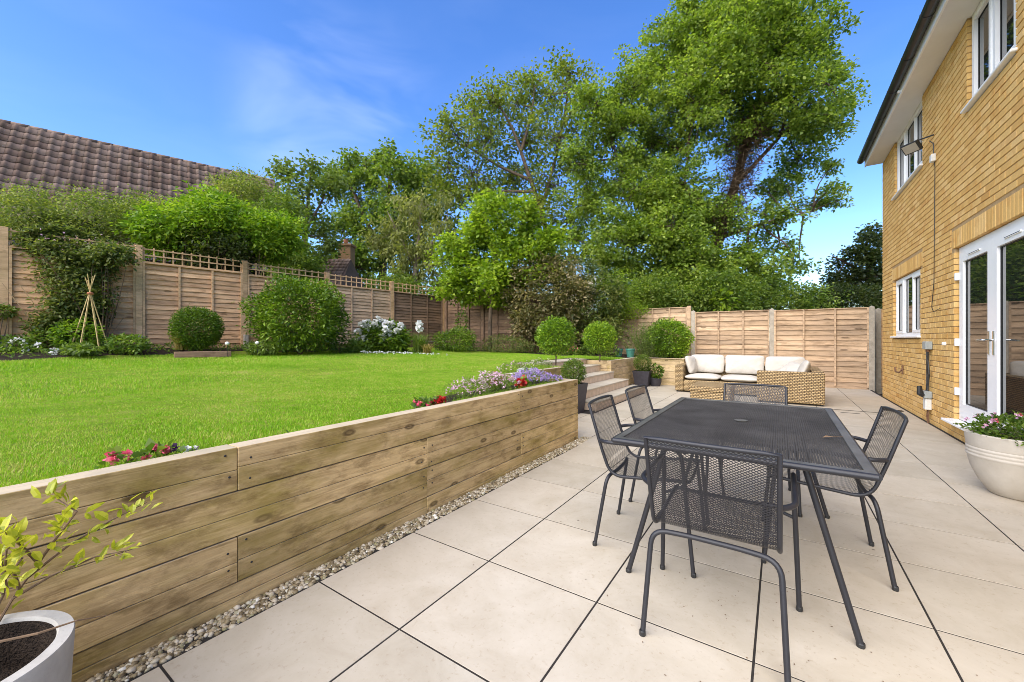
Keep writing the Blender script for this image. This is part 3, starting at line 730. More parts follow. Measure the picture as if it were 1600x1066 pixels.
# eaves
MB().box(-.26, .1, HV0-6, HV1-6-.001, HZ+.001, HZ+.018).build('soffit', M['soffit'], house)
MB().box(-.282, -.2605, HV0-6, HV1-6, HZ-.015, HZ+.17).build('fascia', M['upvc'], house)
gm = MB(); N = 10
prof = [(-.345+.062*math.cos(math.pi+math.pi*k/N), HZ+.13+.058*math.sin(math.pi+math.pi*k/N)) for k in range(N+1)]
prof2 = [(-.345+.056*math.cos(math.pi+math.pi*k/N), HZ+.132+.052*math.sin(math.pi+math.pi*k/N)) for k in range(N, -1, -1)]
ring = prof+prof2; nr = len(ring); gvs = [(x, y, z) for y in (HV0-6, HV1-6) for x, z in ring]
gm.add(gvs, [(i, (i+1) % nr, nr+(i+1) % nr, nr+i) for i in range(nr)]+[tuple(range(nr)), tuple(range(2*nr-1, nr-1, -1))])
gut = gm.build('gutter', M['gutter'], house); recalc(gut.data)
gc = MB().add([(x, -.0, z) for x, z in prof]+[(-.345+.0, -.0, HZ+.13)], [tuple(range(N+2))]).build('gutter_end', M['gutter'], house, loc=(0, HV1-6+.001, 0))
v = HV1-.35
bm_ = MB()
pr = [(-.345+.066*math.cos(math.pi+math.pi*k/N), HZ+.13+.063*math.sin(math.pi+math.pi*k/N)) for k in range(N+1)]
pr2 = [(-.345+.0625*math.cos(math.pi+math.pi*k/N), HZ+.13+.0585*math.sin(math.pi+math.pi*k/N)) for k in range(N, -1, -1)]
rg = pr+pr2; nr = len(rg)
bm_.add([(x, y, z) for y in (-.014, .014) for x, z in rg], [(i, (i+1) % nr, nr+(i+1) % nr, nr+i) for i in range(nr)]+[tuple(range(nr)), tuple(range(2*nr-1, nr-1, -1))])
bme = bm_.mesh('gutter_bracket', M['gutter']); recalc(bme)
while v > HV0: link('gutter_bracket', bme, house, (0, v-6, 0)); v -= .86
MB().box(-.31, -.262, 8.1-6, 8.14-6, HZ+.02, HZ+.045).build('overflow_pipe', M['upvc'], house)
rf = MB().add([(-.36, HV0-6, HZ+.2), (-.36, HV1-6+.02, HZ+.2), (4.2, HV1-6+.02, HZ+2.9), (4.2, HV0-6, HZ+2.9), (-.36, HV0-6, HZ+.17), (-.36, HV1-6+.02, HZ+.17), (4.2, HV1-6+.02, HZ+2.8), (4.2, HV0-6, HZ+2.8)],
    [(0, 1, 2, 3), (7, 6, 5, 4), (0, 4, 5, 1), (1, 5, 6, 2), (2, 6, 7, 3), (3, 7, 4, 0)]).build('roof', M['roof_dark'], house)
# things fixed to the wall
fl = empty('floodlight', (HU, 7.8, 3.95), 0, 'black flat floodlight on a bracket below the eaves', 'floodlight')
MB().tube([(.0, 0, .03), (-.16, .08, .02), (-.16, .2, .0)], .01, 6).build('bracket', M['black'], fl)
hd = MB().box(-.02, .02, -.11, .11, -.075, .075, .006).build('head', M['black'], fl, loc=(-.2, .12, -.05)); hd.rotation_euler = Vector((.55, .45, .55)).to_track_quat('X', 'Z').to_euler()
MB().box(-.0235, -.0205, -.09, .09, -.06, .06).build('lamp_glass', M['spacer'], hd)
for k in range(5): MB().box(.0205, .03, -.1+.045*k, -.095+.045*k, -.06, .06).build('cooling_fin', M['black'], hd)
jb = empty('junction_box', (HU, 7.74, 3.64), 0, 'small cream junction box under the floodlight', 'junction box')
MB().box(-.05, -.003, -.045, .045, -.05, .05, .006).build('case', M['white_box'], jb); MB().tube([(-.02, 0, .05), (-.02, 0, .2), (-.05, .04, .26)], .006, 6).build('cable_gland', M['black'], jb)
tag(MB().tube([(HU-.012, 7.74, 3.59), (HU-.014, 7.70, 3.5), (HU-.012, 7.72, 3.2), (HU-.014, 7.73, 2.4), (HU-.013, 7.75, 1.95), (HU-.014, 7.84, 1.62), (HU-.02, 7.74, 1.55), (HU-.03, 7.58, 1.56), (HU-.012, 7.50, 1.58)], .004, 6).build('cable', M['black']), 'thin black cable hanging down the brick wall from the junction box', 'cable')
sb = empty('isolator_box', (HU, 7.93, 1.09), 0, 'grey isolator box with two cables below it on the brick wall', 'electric box')
MB().box(-.075, -.003, -.09, .075, -.055, .055, .008).build('case', M['grey_box'], sb)
for dy, wob in ((-.03, .015), (.035, -.01)):
    MB().tube([(-.035, dy, -.055), (-.035, dy+wob, -.2), (-.03, dy-wob, -.4), (-.035, dy+wob*.5, -.55), (-.04, dy, -.64)], .009, 6).build('cable', M['black'], sb)
    MB().tube([(-.035, dy, -.045), (-.035, dy, -.09)], .014, 8).build('gland', M['brown_iron'], sb)
os_ = empty('outdoor_socket', (HU, 7.93, .32), 0, 'grey and white outdoor socket with a black plug low on the brick wall', 'socket')
MB().box(-.085, -.003, -.085, .085, .03, .13, .01).build('socket_cover', M['grey_box'], os_); MB().box(-.07, -.003, -.06, .065, -.13, .029, .008).build('housing', M['white_box'], os_)
MB().tube([(-.09, -.06, .07), (-.125, -.06, .09), (-.13, -.06, .2)], [.03, .035, .026], 10).build('plug', M['black'], os_)
for dy in (-.02, .02): MB().tube([(-.03, dy, -.125), (-.035, dy*1.5, -.22), (-.03, dy, -.33)], .008, 6).build('pipe', M['brown_iron'], os_)
tp = empty('hose_bracket', (HU, 9.62, .63), 0, 'small rusty iron bracket on the brick wall under the lower window', 'bracket')
MB().tube(rounded([(-.004, -.16, .06), (-.05, -.15, -.03), (-.055, .1, -.03), (-.05, .14, .05)], .03), .012, 6).build('hook', M['brown_iron'], tp)
MB().box(-.02, -.003, -.19, -.14, -.05, .1, .004).build('plate', M['brown_iron'], tp)
cv = empty('air_valve', (HU, 7.33, 1.12), 0, 'tiny white cap on the bricks beside the french doors', 'cap')
MB().lathe([(.0001, .035), (.02, .033), (.024, 0.003), (.024, 0)], 12).build('cap_disc', M['upvc'], cv).rotation_euler = (0, R(-90), 0)
# covers set in the paving
mc = empty('manhole_cover', (.9, 8.2, .0), 0, 'recessed paved manhole cover with dark slots near the brick house', 'manhole cover')
MB().box(-.42, .42, .385, .4, .002, .005).build('edge_strip', M['black'], mc); MB().box(.385, .4, -.05, .384, .002, .005).build('edge_strip', M['black'], mc); MB().box(-.1, .14, .1, .115, .002, .005).build('lifting_slot', M['black'], mc)
dg = empty('drain_grating', (1.52, 9.0, 0), 0, 'narrow dark drain grating in the paving at the foot of the house', 'drain')
MB().box(-.14, .14, -.07, .07, .002, .006).build('tray', M['black'], dg)
for k in range(6): MB().box(-.12+.042*k, -.10+.042*k, -.055, .055, .0065, .010).build('bar', M['metal'], dg)

# ------------------------------------------------------------------ neighbour's house, left
e_ = np.array([math.sin(R(16.5)), math.cos(R(16.5)), 0]); pp = np.array([e_[1], -e_[0], 0])
RP = at(40, 199, 14.5); PIT = R(55); S0, S1 = -4.2, 8.0
nh = empty('neighbour_house', (RP[0], RP[1], 0), R(90-16.5), 'house with a brown pantile roof behind the left fence', 'house')   # local x along the ridge, -y towards the garden
rz_ = RP[2]; NR = 17
roof = MB(); dy, dz = math.cos(PIT)*.345*NR, math.sin(PIT)*.345*NR
roof.add([(S0, 0, rz_-.05), (S1, 0, rz_-.05), (S1, -dy, rz_-.05-dz), (S0, -dy, rz_-.05-dz), (S0, dy, rz_-.05-dz), (S1, dy, rz_-.05-dz)], [(3, 2, 1, 0), (0, 1, 5, 4), (2, 3, 4, 5)])
rfo = roof.build('roof', M['roof_dark'], nh)
MB().box(S0+.2, S1-.2, -dy+.4, dy-.4, -.1, rz_-.3-dz).build('wall', M['render'], nh)
gb = MB().add([(S1-.2, -dy+.4, rz_-.3-dz), (S1-.2, dy-.4, rz_-.3-dz), (S1-.2, 0, rz_-.3)], [(0, 1, 2)]).build('gable', M['render'], nh)
tw, tl = .30, .40; tm = MB(); n = 8; tv = []
for j, (yy, lift) in enumerate(((0, .0), (tl, .03))):
    for i in range(n+1):
        x = tw*i/n*1.04; h = .05*math.exp(-((i/n-.32)/.19)**2)+.012*(i/n); tv.append((x, -yy, h+lift))
for i in range(n+1): x, y, h = tv[n+1+i]; tv.append((x, y+.004, h-.022))
tf = [(i+n+1, i+n+2, i+1, i) for i in range(n)]+[(i+2*n+2, i+2*n+3, i+n+2, i+n+1) for i in range(n)]
tm.add(tv, tf); tme = tm.mesh('roof_tile', M['tile'], True)
rest = MB(); cnt = 0
for r_ in range(NR-1):
    for k in range(int((S1-S0)/tw)):
        x = S0+k*tw; rt = Matrix.Rotation(PIT, 4, 'X'); jz = rnd.uniform(-.004, .004)
        vis = (r_ < 9 and x > -1.9) and cnt < 300
        loc = Vector((x, -math.cos(PIT)*.345*r_-.02, rz_-math.sin(PIT)*.345*r_+.02+jz))
        if vis:
            o = link('roof_tile', tme, rfo, loc); o.rotation_euler = (PIT, rnd.uniform(-.015, .015), 0); cnt += 1
        else: rest.add([rt @ Vector(q)+loc for q in tv], tf)
tag(rest.build('tiling', M['tile'], rfo, True), kind='stuff')
k = 0; x = S0
rt_ = MB().tube([(0, 0, 0), (.43, 0, .006)], .085, 10).mesh('ridge_tile', M['tile'], True)
while x < S1-.2: link('ridge_tile', rt_, rfo, (x, 0, rz_+.0)); x += .43
MB().box(S1-.04, S1+.03, -.02, .02, rz_-.3, rz_+.02).build('ridge_end', M['render'], nh)
vb_ = MB().add([(S1+.002, -.02, rz_-.0), (S1+.045, -.02, rz_-.0), (S1+.045, -dy, rz_-dz), (S1+.002, -dy, rz_-dz), (S1+.002, -.02, rz_-.12), (S1+.045, -.02, rz_-.12), (S1+.045, -dy, rz_-dz-.12), (S1+.002, -dy, rz_-dz-.12)], [(0, 1, 2, 3), (7, 6, 5, 4), (1, 5, 6, 2), (0, 3, 7, 4), (3, 2, 6, 7), (0, 4, 5, 1)]).build('verge', M['render'], nh)
# small far house with a chimney
fp = at(535, 440, 16.8); fh = empty('far_house', (fp[0], fp[1], 0), R(33.71), 'distant brick chimney and tiled roof between the trees beyond the fence', 'house')
zr = at(535, 406, 16.8)[2]; ze = zr-1.25
fr_ = MB().add([(-1.1, 0, zr), (.36, 0, zr), (.55, -1.45, ze), (-1.4, -1.45, ze), (.55, 1.45, ze), (-1.4, 1.45, ze)], [(3, 2, 1, 0), (0, 1, 4, 5), (2, 4, 1), (0, 5, 3)]).build('roof', M['tile'], fh)
for r_ in range(8):
    for k in range(8):
        o = link('roof_tile', tme, fr_, (-1.08+.18*k, -.18*r_, zr+.02-.155*r_)); o.rotation_euler = (math.atan2(1.25, 1.45), 0, 0); o.scale = (.6, .64, .6)
MB().box(-1.3, .5, -1.3, 1.3, -.1, ze-.01).build('wall', M['red_brick'], fh)
ch = MB().box(-.24, .3, .1, .6, zr-.5, zr+.60, .01).build('chimney', M['red_brick'], fh)
MB().box(-.29, .35, .05, .65, zr+.601, zr+.70, .01).build('chimney_cap', M['red_brick'], ch)
MB().lathe([(.10, zr+.70), (.085, zr+.93), (.10, zr+.95), (.07, zr+.95), (.07, zr+.75)], 12, (0, .35)).build('chimney_pot', M['terracotta'], ch)

# ------------------------------------------------------------------ dining table and chairs
def diamond_sheet(f, W_, Lt, cx, cy, wid, th=0.):
    """expanded-metal sheet on the surface f(s, t) -> (points, normals); s across 0..W_, t along 0..Lt"""
    nx, ny = int(round(W_/cx)), int(round(Lt/cy)); ny += ny % 2
    A = []; B = []
    ii, jj = np.meshgrid(np.arange(nx+1), np.arange(ny+1), indexing='ij')
    def node(i, j): return np.clip((i+.5*(j % 2))*W_/nx, 0, W_), j*Lt/ny
    a0 = node(ii[:, :-1], jj[:, :-1]); r1 = node(ii[:, :-1], jj[:, 1:]); 
    l1 = node(ii[:, :-1]-1+2*(jj[:, :-1] % 2), jj[:, 1:])
    segs = []
    for b in (r1, l1):
        s0, t0, s1, t1 = [q.ravel() for q in (a0[0], a0[1], b[0], b[1])]
        k = (np.hypot(s0-s1, t0-t1) < 1.3*cx) & (np.abs(s0-s1) > 1e-5); segs.append((s0[k], t0[k], s1[k], t1[k]))
    s0, t0, s1, t1 = [np.concatenate(q) for q in zip(*segs)]
    P0, N0 = f(s0, t0); P1, _ = f(s1, t1)
    return ribbons(P0, P1, N0, wid, th)
def make_chair():
    root = empty('garden_chair', (0, 0, 0))
    hw = .216
    # side profile of the shell, (y, z) from the top of the back to the front of the seat
    pr_ = rounded([(0, -.305, .80), (0, -.232, .56), (0, -.175, .405), (0, .235, .445)], .075, 8)
    pr_ = [(p[1], p[2]) for p in pr_]
    d = np.array(pr_); seg = np.r_[0, np.cumsum(np.hypot(*np.diff(d, axis=0).T))]; Lt = seg[-1]
    def f(s, t):
        y = np.interp(t, seg, d[:, 0]); z = np.interp(t, seg, d[:, 1]); x = s-hw
        e = 1e-3; dy = np.interp(t+e, seg, d[:, 0])-np.interp(t-e, seg, d[:, 0]); dz = np.interp(t+e, seg, d[:, 1])-np.interp(t-e, seg, d[:, 1])
        bow = .016*np.cos(x/hw*1.5)                       # the sheet dishes a little
        N = unit(np.stack([0*x, dz, -dy], 1)); P = np.stack([x, y, z], 1)-N*0-np.stack([0*x, bow*(z > .47), 0*x], 1)
        return P, N
    V, F = diamond_sheet(f, 2*hw, Lt, .0165, .0052, .0030)
    link('mesh_sheet', npmesh('mesh_sheet', V, F, M['metal_mesh']), root)
    top = arc((0, -.345, .805), (-hw, -.305, .80), (hw, -.305, .80), 10)
    m = MB(); side = [(y, z) for y, z in pr_]
    pts = [(-hw, y, z) for y, z in side[::-1]]+[tuple(p) for p in top[1:-1]]+[(hw, y, z) for y, z in side]
    m.tube(pts, .0088, 8, True); m.tube([(-hw, .235, .445), (-hw*.5, .238, .437), (hw*.5, .238, .437), (hw, .235, .445)], .0088, 8)
    o = m.build('shell_frame', M['metal'], root); auto_smooth(o, 50)
    # rear leg hoop, bowed under the seat
    pts = rounded([(-.240, -.262, 0), (-.220, -.196, .402), (-.1, -.176, .402), (.1, -.176, .402), (.220, -.196, .402), (.240, -.262, 0)], .07, 6)
    o = MB().tube(pts, .0102, 10).build('rear_leg', M['metal'], root); auto_smooth(o, 50)
    for s in (-1, 1):
        pts = rounded([(s*.286, .262, 0), (s*.262, .20, .618), (s*.262, -.19, .605), (s*hw, -.238, .60)], .06, 6)
        fl_ = MB().tube(pts, .0102, 10); fl_.tube([(s*.271, .226, .35+.06), (s*hw, .215, .432)], .0075, 8)
        o = fl_.build('front_leg', M['metal'], root); auto_smooth(o, 50)
    for x, y in ((-.240, -.262), (.240, -.262), (-.286, .262), (.286, .262)):
        MB().lathe([(.0001, -.0), (.0115, .0), (.0128, .003), (.0128, .017), (.0105, .022)], 10, (x, y)).build('foot', M['black'], root)
    return root
chair = make_chair()
spots = [((-.218, 1.885), 0, 'anthracite mesh chair nearest the camera with its back to the viewer'),
         ((-.635, 2.43), -90+3, 'anthracite mesh chair at the long left side of the table, nearer one'),
         ((-.632, 3.13), -90-3, 'anthracite mesh chair at the long left side of the table, farther one near the steps'),
         ((.178, 2.80), 90+2, 'anthracite mesh chair on the house side of the table'),
         ((-.178, 3.545), 180, 'anthracite mesh chair at the far end of the table near the sofa')]
for i, (p, a, lb) in enumerate(spots):
    o = chair if i == 0 else copy_tree(chair)
    o.location = (p[0], p[1], .0); o.rotation_euler = (0, 0, R(a)); tag(o, lb, 'chair', 'anthracite mesh dining chairs')
TU0, TU1, TV0, TV1, TZ = -.67, .285, 1.885, 3.50, .705
tcx, tcy = (TU0+TU1)/2, (TV0+TV1)/2; hx, hy = (TU1-TU0)/2, (TV1-TV0)/2
tb = empty('dining_table', (tcx, tcy, 0), 0, 'anthracite metal dining table with a perforated mesh top', 'table')
def ft(s, t):
    P = np.stack([s-hx+.03, t-hy+.03, np.full_like(s, TZ-.006)], 1); return P, np.tile([0., 0, 1.], (len(s), 1))
V, F = diamond_sheet(ft, 2*hx-.06, 2*hy-.06, .0190, .0086, .0060, .0030)
link('mesh_top', npmesh('mesh_top', V, F, M['table_mesh']), tb)
m = MB()
for a, b in (((-hx, -hy), (hx, -hy)), ((hx, -hy), (hx, hy)), ((hx, hy), (-hx, hy)), ((-hx, hy), (-hx, -hy))):
    a = np.array(a); b = np.array(b); d = (b-a)/np.linalg.norm(b-a); nrm = np.array([-d[1], d[0]])
    q = [a, b, b+(nrm-d)*.034, a+(nrm+d)*.034]
    m.add([(*p, TZ) for p in q]+[(*p, TZ-.008) for p in q], [(0, 1, 2, 3), (7, 6, 5, 4), (0, 4, 5, 1), (2, 6, 7, 3)])
m.build('rim', M['metal_worn'], tb)
m = MB().tube([(-hx, -hy, TZ-.012), (hx, -hy, TZ-.012), (hx, hy, TZ-.012), (-hx, hy, TZ-.012), (-hx, -hy, TZ-.012)], .0125, 8)
m2 = MB()
for a, b in (((-hx, -hy), (hx, -hy)), ((hx, -hy), (hx, hy)), ((hx, hy), (-hx, hy)), ((-hx, hy), (-hx, -hy))):
    m2.tube([(a[0], a[1], TZ-.012), (b[0], b[1], TZ-.012)], .0125, 10)
o = m2.build('edge_tube', M['metal'], tb); auto_smooth(o, 40)
m = MB()
for s in (-1, 1):
    m.tube([(-.27, s*(hy-.16), TZ-.035), (.27, s*(hy-.16), TZ-.035)], .012, 8); m.tube([(s*.16, -hy+.02, TZ-.028), (s*.16, hy-.02, TZ-.028)], .009, 8)
m.build('cross_bar', M['metal'], tb)
for sx in (-1, 1):
    for sy in (-1, 1):
        o = MB().tube([(sx*.268, sy*(hy-.165), TZ-.02), (sx*.45, sy*(hy-.14), .0)], [.0128, .0122], 12).build('leg', M['metal'], tb); auto_smooth(o, 50)
        MB().lathe([(.0001, 0), (.0135, 0), (.0145, .004), (.0145, .014), (.012, .018)], 12, (sx*.448, sy*(hy-.14))).build('foot', M['black'], tb)
MB().lathe([(.030, TZ-.002), (.034, TZ+.001), (.034, TZ+.003), (.026, TZ+.004), (.0001, TZ+.004)], 24).build('parasol_cap', M['metal_worn'], tb)
# fallen brown leaf on the table
lf = MB().add([(0, 0, .004), (.03, .012, .010), (.062, .0, .006), (.03, -.013, .009)], [(0, 1, 2, 3)]); lf.tube([(.06, 0, .006), (.09, .006, .003), (.115, .004, .003)], .0010, 5)
tag(lf.build('fallen_leaf', M['twig'], None, False, (.165, 2.42, TZ+.001), R(40)), 'dry brown leaf lying on the table top', 'leaf')

# ------------------------------------------------------------------ wicker corner sofa, coffee table, cushions
def wbox(parent, name, x0, x1, y0, y1, z0, z1):
    o = MB().box(x0, x1, y0, y1, z0, z1, .014).build(name, M['wicker'], parent)
    o.data.materials.append(M['wicker_top'])
    for p in o.data.polygons:
        if abs(p.normal.z) > .9: p.material_index = 1
    return o
SO = (-.65, 9.6); so = empty('corner_sofa', (SO[0], SO[1], 0), 0, 'wicker corner sofa with cream cushions against the far fence', 'sofa')
def sw(name, u0, u1, v0, v1, z0, z1): return wbox(so, name, u0-SO[0], u1-SO[0], v0-SO[1], v1-SO[1], z0, z1)
SF, SB_ = 9.55, 10.42
sw('arm', -1.97, -1.80, SF, SB_, .03, .60)
sw('backrest', -1.798, .46, SB_-.16, SB_, .03, .60)
sw('seat_base', -1.798, -.37, SF+.02, SB_-.162, .03, .27)
sw('seat_base', -.368, .46, 9.0, SB_-.162, .03, .27)
sw('end_panel', -.37, .64, 8.82, 8.998, .03, .585)
sw('side_backrest', .462, .64, 9.0, SB_, .03, .60)
for x, y in ((-1.93, SF+.05), (-1.93, SB_-.05), (.6, 8.88), (.6, SB_-.05), (-.33, 8.88), (-.4, SF+.1)):
    MB().lathe([(.0001, 0), (.022, 0), (.022, .03)], 10, (x-SO[0], y-SO[1])).build('foot', M['black'], so)
OT = (-1.04, 8.25); ot = empty('coffee_table', (*OT, 0), 0, 'low wicker coffee table between the dining table and sofa', 'coffee table')
wbox(ot, 'top', -.33, .33, -.46, .46, .25, .345); wbox(ot, 'base', -.315, .315, -.445, .445, .03, .2495)
for x in (-.27, .27):
    for y in (-.4, .4): MB().lathe([(.0001, 0), (.022, 0), (.022, .03)], 10, (x, y)).build('foot', M['black'], ot)
def cushion_mesh(w_, d_, h_, seed, p=9.0, q=2.3):
    n1, n2 = 40, 20; r = random.Random(seed); vs = []; fs = []
    ph = [r.uniform(0, 6) for _ in range(6)]
    def sg(c, e): return math.copysign(abs(c)**e, c)
    for i in range(n2+1):
        a = -math.pi/2+math.pi*i/n2
        for j in range(n1):
            b = 2*math.pi*j/n1
            x = sg(math.cos(a), 2/q)*sg(math.cos(b), 2/p); y = sg(math.cos(a), 2/q)*sg(math.sin(b), 2/p); z = sg(math.sin(a), 2/q)
            bul = 1-.30*max(abs(x), abs(y))**3
            wr = .03*math.sin(5*x+ph[0])*math.sin(4*y+ph[1])+.015*math.sin(11*x+7*y+ph[2])
            vs.append((x*w_/2*(1+.02*math.sin(3*y+ph[3])), y*d_/2*(1+.02*math.sin(3*x+ph[4])), z*h_/2*bul*(1+wr)))
    for i in range(n2):
        for j in range(n1): fs.append((i*n1+j, i*n1+(j+1) % n1, (i+1)*n1+(j+1) % n1, (i+1)*n1+j))
    return MB().add(vs, fs).mesh('cushion', M['cushion'], True)
def cush(label, dims, u, v, z, rot=(0, 0, 0), seed=0):
    o = link('cushion', cushion_mesh(*dims, seed)); o.location = (u, v, z); o.rotation_euler = tuple(R(a) for a in rot)
    return tag(o, label, 'cushion', 'cream cushions on the wicker sofa')
cush('flat cream seat cushion at the left end of the sofa', (.71, .68, .15), -1.44, SF+.35, .335, (0, 0, 0), 1)
cush('flat cream seat cushion in the middle of the sofa', (.72, .68, .15), -.72, SF+.35, .335, (0, 0, 1), 2)
cush('cream seat cushion mostly hidden behind the wicker end panel', (.80, 1.2, .15), .05, 9.62, .335, (0, 0, 0), 3)
cush('upright cream back cushion nearest the round scatter cushion', (.70, .42, .2), -1.40, 10.16, .62, (72, 0, 1), 4)
cush('upright cream back cushion, middle one of three', (.74, .42, .2), -.66, 10.16, .62, (72, 0, -1), 5)
cush('upright cream back cushion at the corner of the sofa', (.70, .42, .2), .08, 10.16, .61, (72, 0, 0), 6)
cush('cream scatter cushion leaning on the left sofa arm', (.42, .40, .17), -1.69, 9.92, .60, (75, 0, 78), 7)
cush('cream scatter cushion slumped over the right side of the sofa', (.52, .44, .18), .16, 9.55, .56, (38, 8, -62), 8)
cush('cream side cushion at the right end of the sofa', (.62, .42, .17), .35, 9.3, .58, (70, 0, -90), 9)

# ------------------------------------------------------------------ pots
def square_pot(name, label, c, top, bot, h, cat='pot', group=None, mat='dark_pot'):
    o = empty(name, (c[0], c[1], .001), R(rnd.uniform(-8, 8)), label, cat, group)
    t, b = top, bot; th = .018
    vs = [(sx*b, sy*b, 0) for sx, sy in ((-1, -1), (1, -1), (1, 1), (-1, 1))]+[(sx*t, sy*t, h) for sx, sy in ((-1, -1), (1, -1), (1, 1), (-1, 1))]
    vs += [(sx*(t-th), sy*(t-th), h) for sx, sy in ((-1, -1), (1, -1), (1, 1), (-1, 1))]+[(sx*(t-th-.01), sy*(t-th-.01), h-.06) for sx, sy in ((-1, -1), (1, -1), (1, 1), (-1, 1))]
    fs = [(3, 2, 1, 0)]
    for k in range(4):
        j = (k+1) % 4; fs += [(k, j, 4+j, 4+k), (4+k, 4+j, 8+j, 8+k), (8+k, 8+j, 12+j, 12+k)]
    MB().add(vs, fs).build('body', M[mat], o)
    MB().add([(sx*(t-th-.005), sy*(t-th-.005), h-.035) for sx, sy in ((-1, -1), (1, -1), (1, 1), (-1, 1))], [(0, 1, 2, 3)]).build('soil', M['soil'], o)
    return o
def round_pot(name, label, c, prof, mat, soil_z, soil_r, z=.001, cat='pot', group=None, n=40):
    o = empty(name, (c[0], c[1], z), 0, label, cat, group)
    b = MB().lathe(prof, n).build('body', M[mat], o); auto_smooth(b, 40)
    MB().lathe([(soil_r, soil_z), (soil_r*.5, soil_z+.008), (.0001, soil_z+.012)], 24).build('soil', M['soil'], o)
    return o
def inner_lining(o, prof, mat):
    b = MB().lathe(prof, 64).build('inner_lining', M[mat], o); auto_smooth(b, 40)
square_pot('tall_planter', 'tall tapering dark square planter at the end of the sleeper wall', (-2.77, 5.93), .175, .125, .47, 'planter', 'dark square planters with box balls')
square_pot('tall_planter', 'tapering dark square planter in the corner beside the sofa', (-2.88, 10.22), .205, .145, .385, 'planter', 'dark square planters with box balls')
round_pot('round_pot', 'small dark round pot beside the corner planter', (-2.62, 10.42), [(.0001, 0), (.11, 0), (.145, .1), (.15, .2), (.135, .21), (.12, .17)], 'dark_pot', .17, .125)
cp = round_pot('concrete_planter', 'pale speckled concrete planter cut off at the lower left corner', (-1.60, .045), [(.0001, 0), (.165, 0), (.185, .02), (.205, .415), (.203, .42), (.176, .42), (.172, .412), (.158, .29)], 'concrete', .30, .162, cat='planter', n=64)
inner_lining(cp, [(.1715, .411), (.168, .38), (.155, .29)], 'soil')
bp = [(.0001, 0), (.15, 0), (.165, .01), (.215, .09), (.255, .19), (.272, .27)]
for k in range(3): bp += [(.274, .275+.026*k), (.279, .283+.026*k), (.279, .293+.026*k), (.274, .299+.026*k)]
bp += [(.278, .36), (.286, .44), (.288, .452), (.283, .458), (.262, .458), (.256, .45), (.25, .40)]
round_pot('bowl_planter', 'large cream bowl planter with ridges beside the french doors', (1.50, 4.63), bp, 'cream', .415, .252, cat='planter', n=72)
for lb, px, py, Z, s in (('green glazed pot on the raised bed, right one of two', 985, 559, 10.75, .115), ('dull green pot on the raised bed, left one of two', 967, 559, 11.1, .105)):
    p = at(px, py, Z); round_pot('glazed_pot', lb, (p[0], p[1]), [(.0001, 0), (s*.72, 0), (s, s*1.7), (s*1.1, s*1.7), (s*1.1, s*2), (s*.95, s*2), (s*.9, s*1.6)], 'green_pot', s*1.75, s*.9, lawn_z(p[0], p[1])-.01, group='green pots on the raised bed')
round_pot('small_pot', 'small terracotta pot with a low yellow-green plant behind the wall end', (-2.72, 5.15), [(.0001, 0), (.10, 0), (.145, .34), (.155, .34), (.155, .38), (.14, .38), (.13, .33)], 'terracotta', .35, .135)

# ------------------------------------------------------------------ plants and trees
def leaves(parent, name, P, out, L, Wd, mat, droop=.2, outw=.5, lift=0, wide=.5):
    loc = np.array(parent.location) if parent else np.zeros(3)
    return link(name, leaf_mesh(name, P-loc, L, Wd, mat, droop, out, outw, RNG, lift, wide), parent)
def ball(c, r, n, inner=.35):
    d = unit(RNG.normal(size=(n, 3))); q = RNG.uniform(inner, 1, (n, 1))**.5
    bump = 1+.10*np.sin(d[:, :1]*9+1+c[0])*np.sin(d[:, 1:2]*8+2)*np.sin(d[:, 2:]*9)+.05*np.sin(d[:, :1]*17+c[1])*np.sin(d[:, 2:]*15)
    k = RNG.uniform(size=(n, 1)); bump = bump+np.where(k < .03, RNG.uniform(0, .16, (n, 1)), 0)
    return np.asarray(c)+d*q*bump*np.asarray(r), d
def blob(c, r, n, amp=.16, fr=3.0, inner=.3):
    d = unit(RNG.normal(size=(n, 3))); ph = RNG.uniform(0, 6, 6)
    b = 1+amp*(np.sin(d[:, 0]*fr+ph[0])*np.sin(d[:, 1]*fr*1.3+ph[1])+.6*np.sin(d[:, 2]*fr*1.7+ph[2]+d[:, 0]*4)+.4*np.sin(d[:, 1]*fr*2.6+ph[3])*np.sin(d[:, 0]*fr*2.4+ph[4]))
    q = RNG.uniform(inner, 1, n)**.45; q = q+np.where(RNG.uniform(size=n) < .03, RNG.uniform(0, .14, n), 0)
    return np.asarray(c)+d*(q*b)[:, None]*np.asarray(r), d
def twigs(c0, targets, r0=.012, mat='twig', n=5):
    m = MB(); c0 = np.asarray(c0, float)
    for t in targets:
        t = np.asarray(t, float); mid = (c0+t)/2+RNG.normal(size=3)*.08*np.linalg.norm(t-c0)
        pts = [tuple((1-s)**2*c0+2*s*(1-s)*mid+s*s*t) for s in (0, .25, .5, .75, 1)]
        m.tube(pts, [r0*(1-.8*s) for s in (0, .25, .5, .75, 1)], n)
    return m
def shift(m, o): m.v = [(x-o[0], y-o[1], z-o[2]) for x, y, z in m.v]; return m
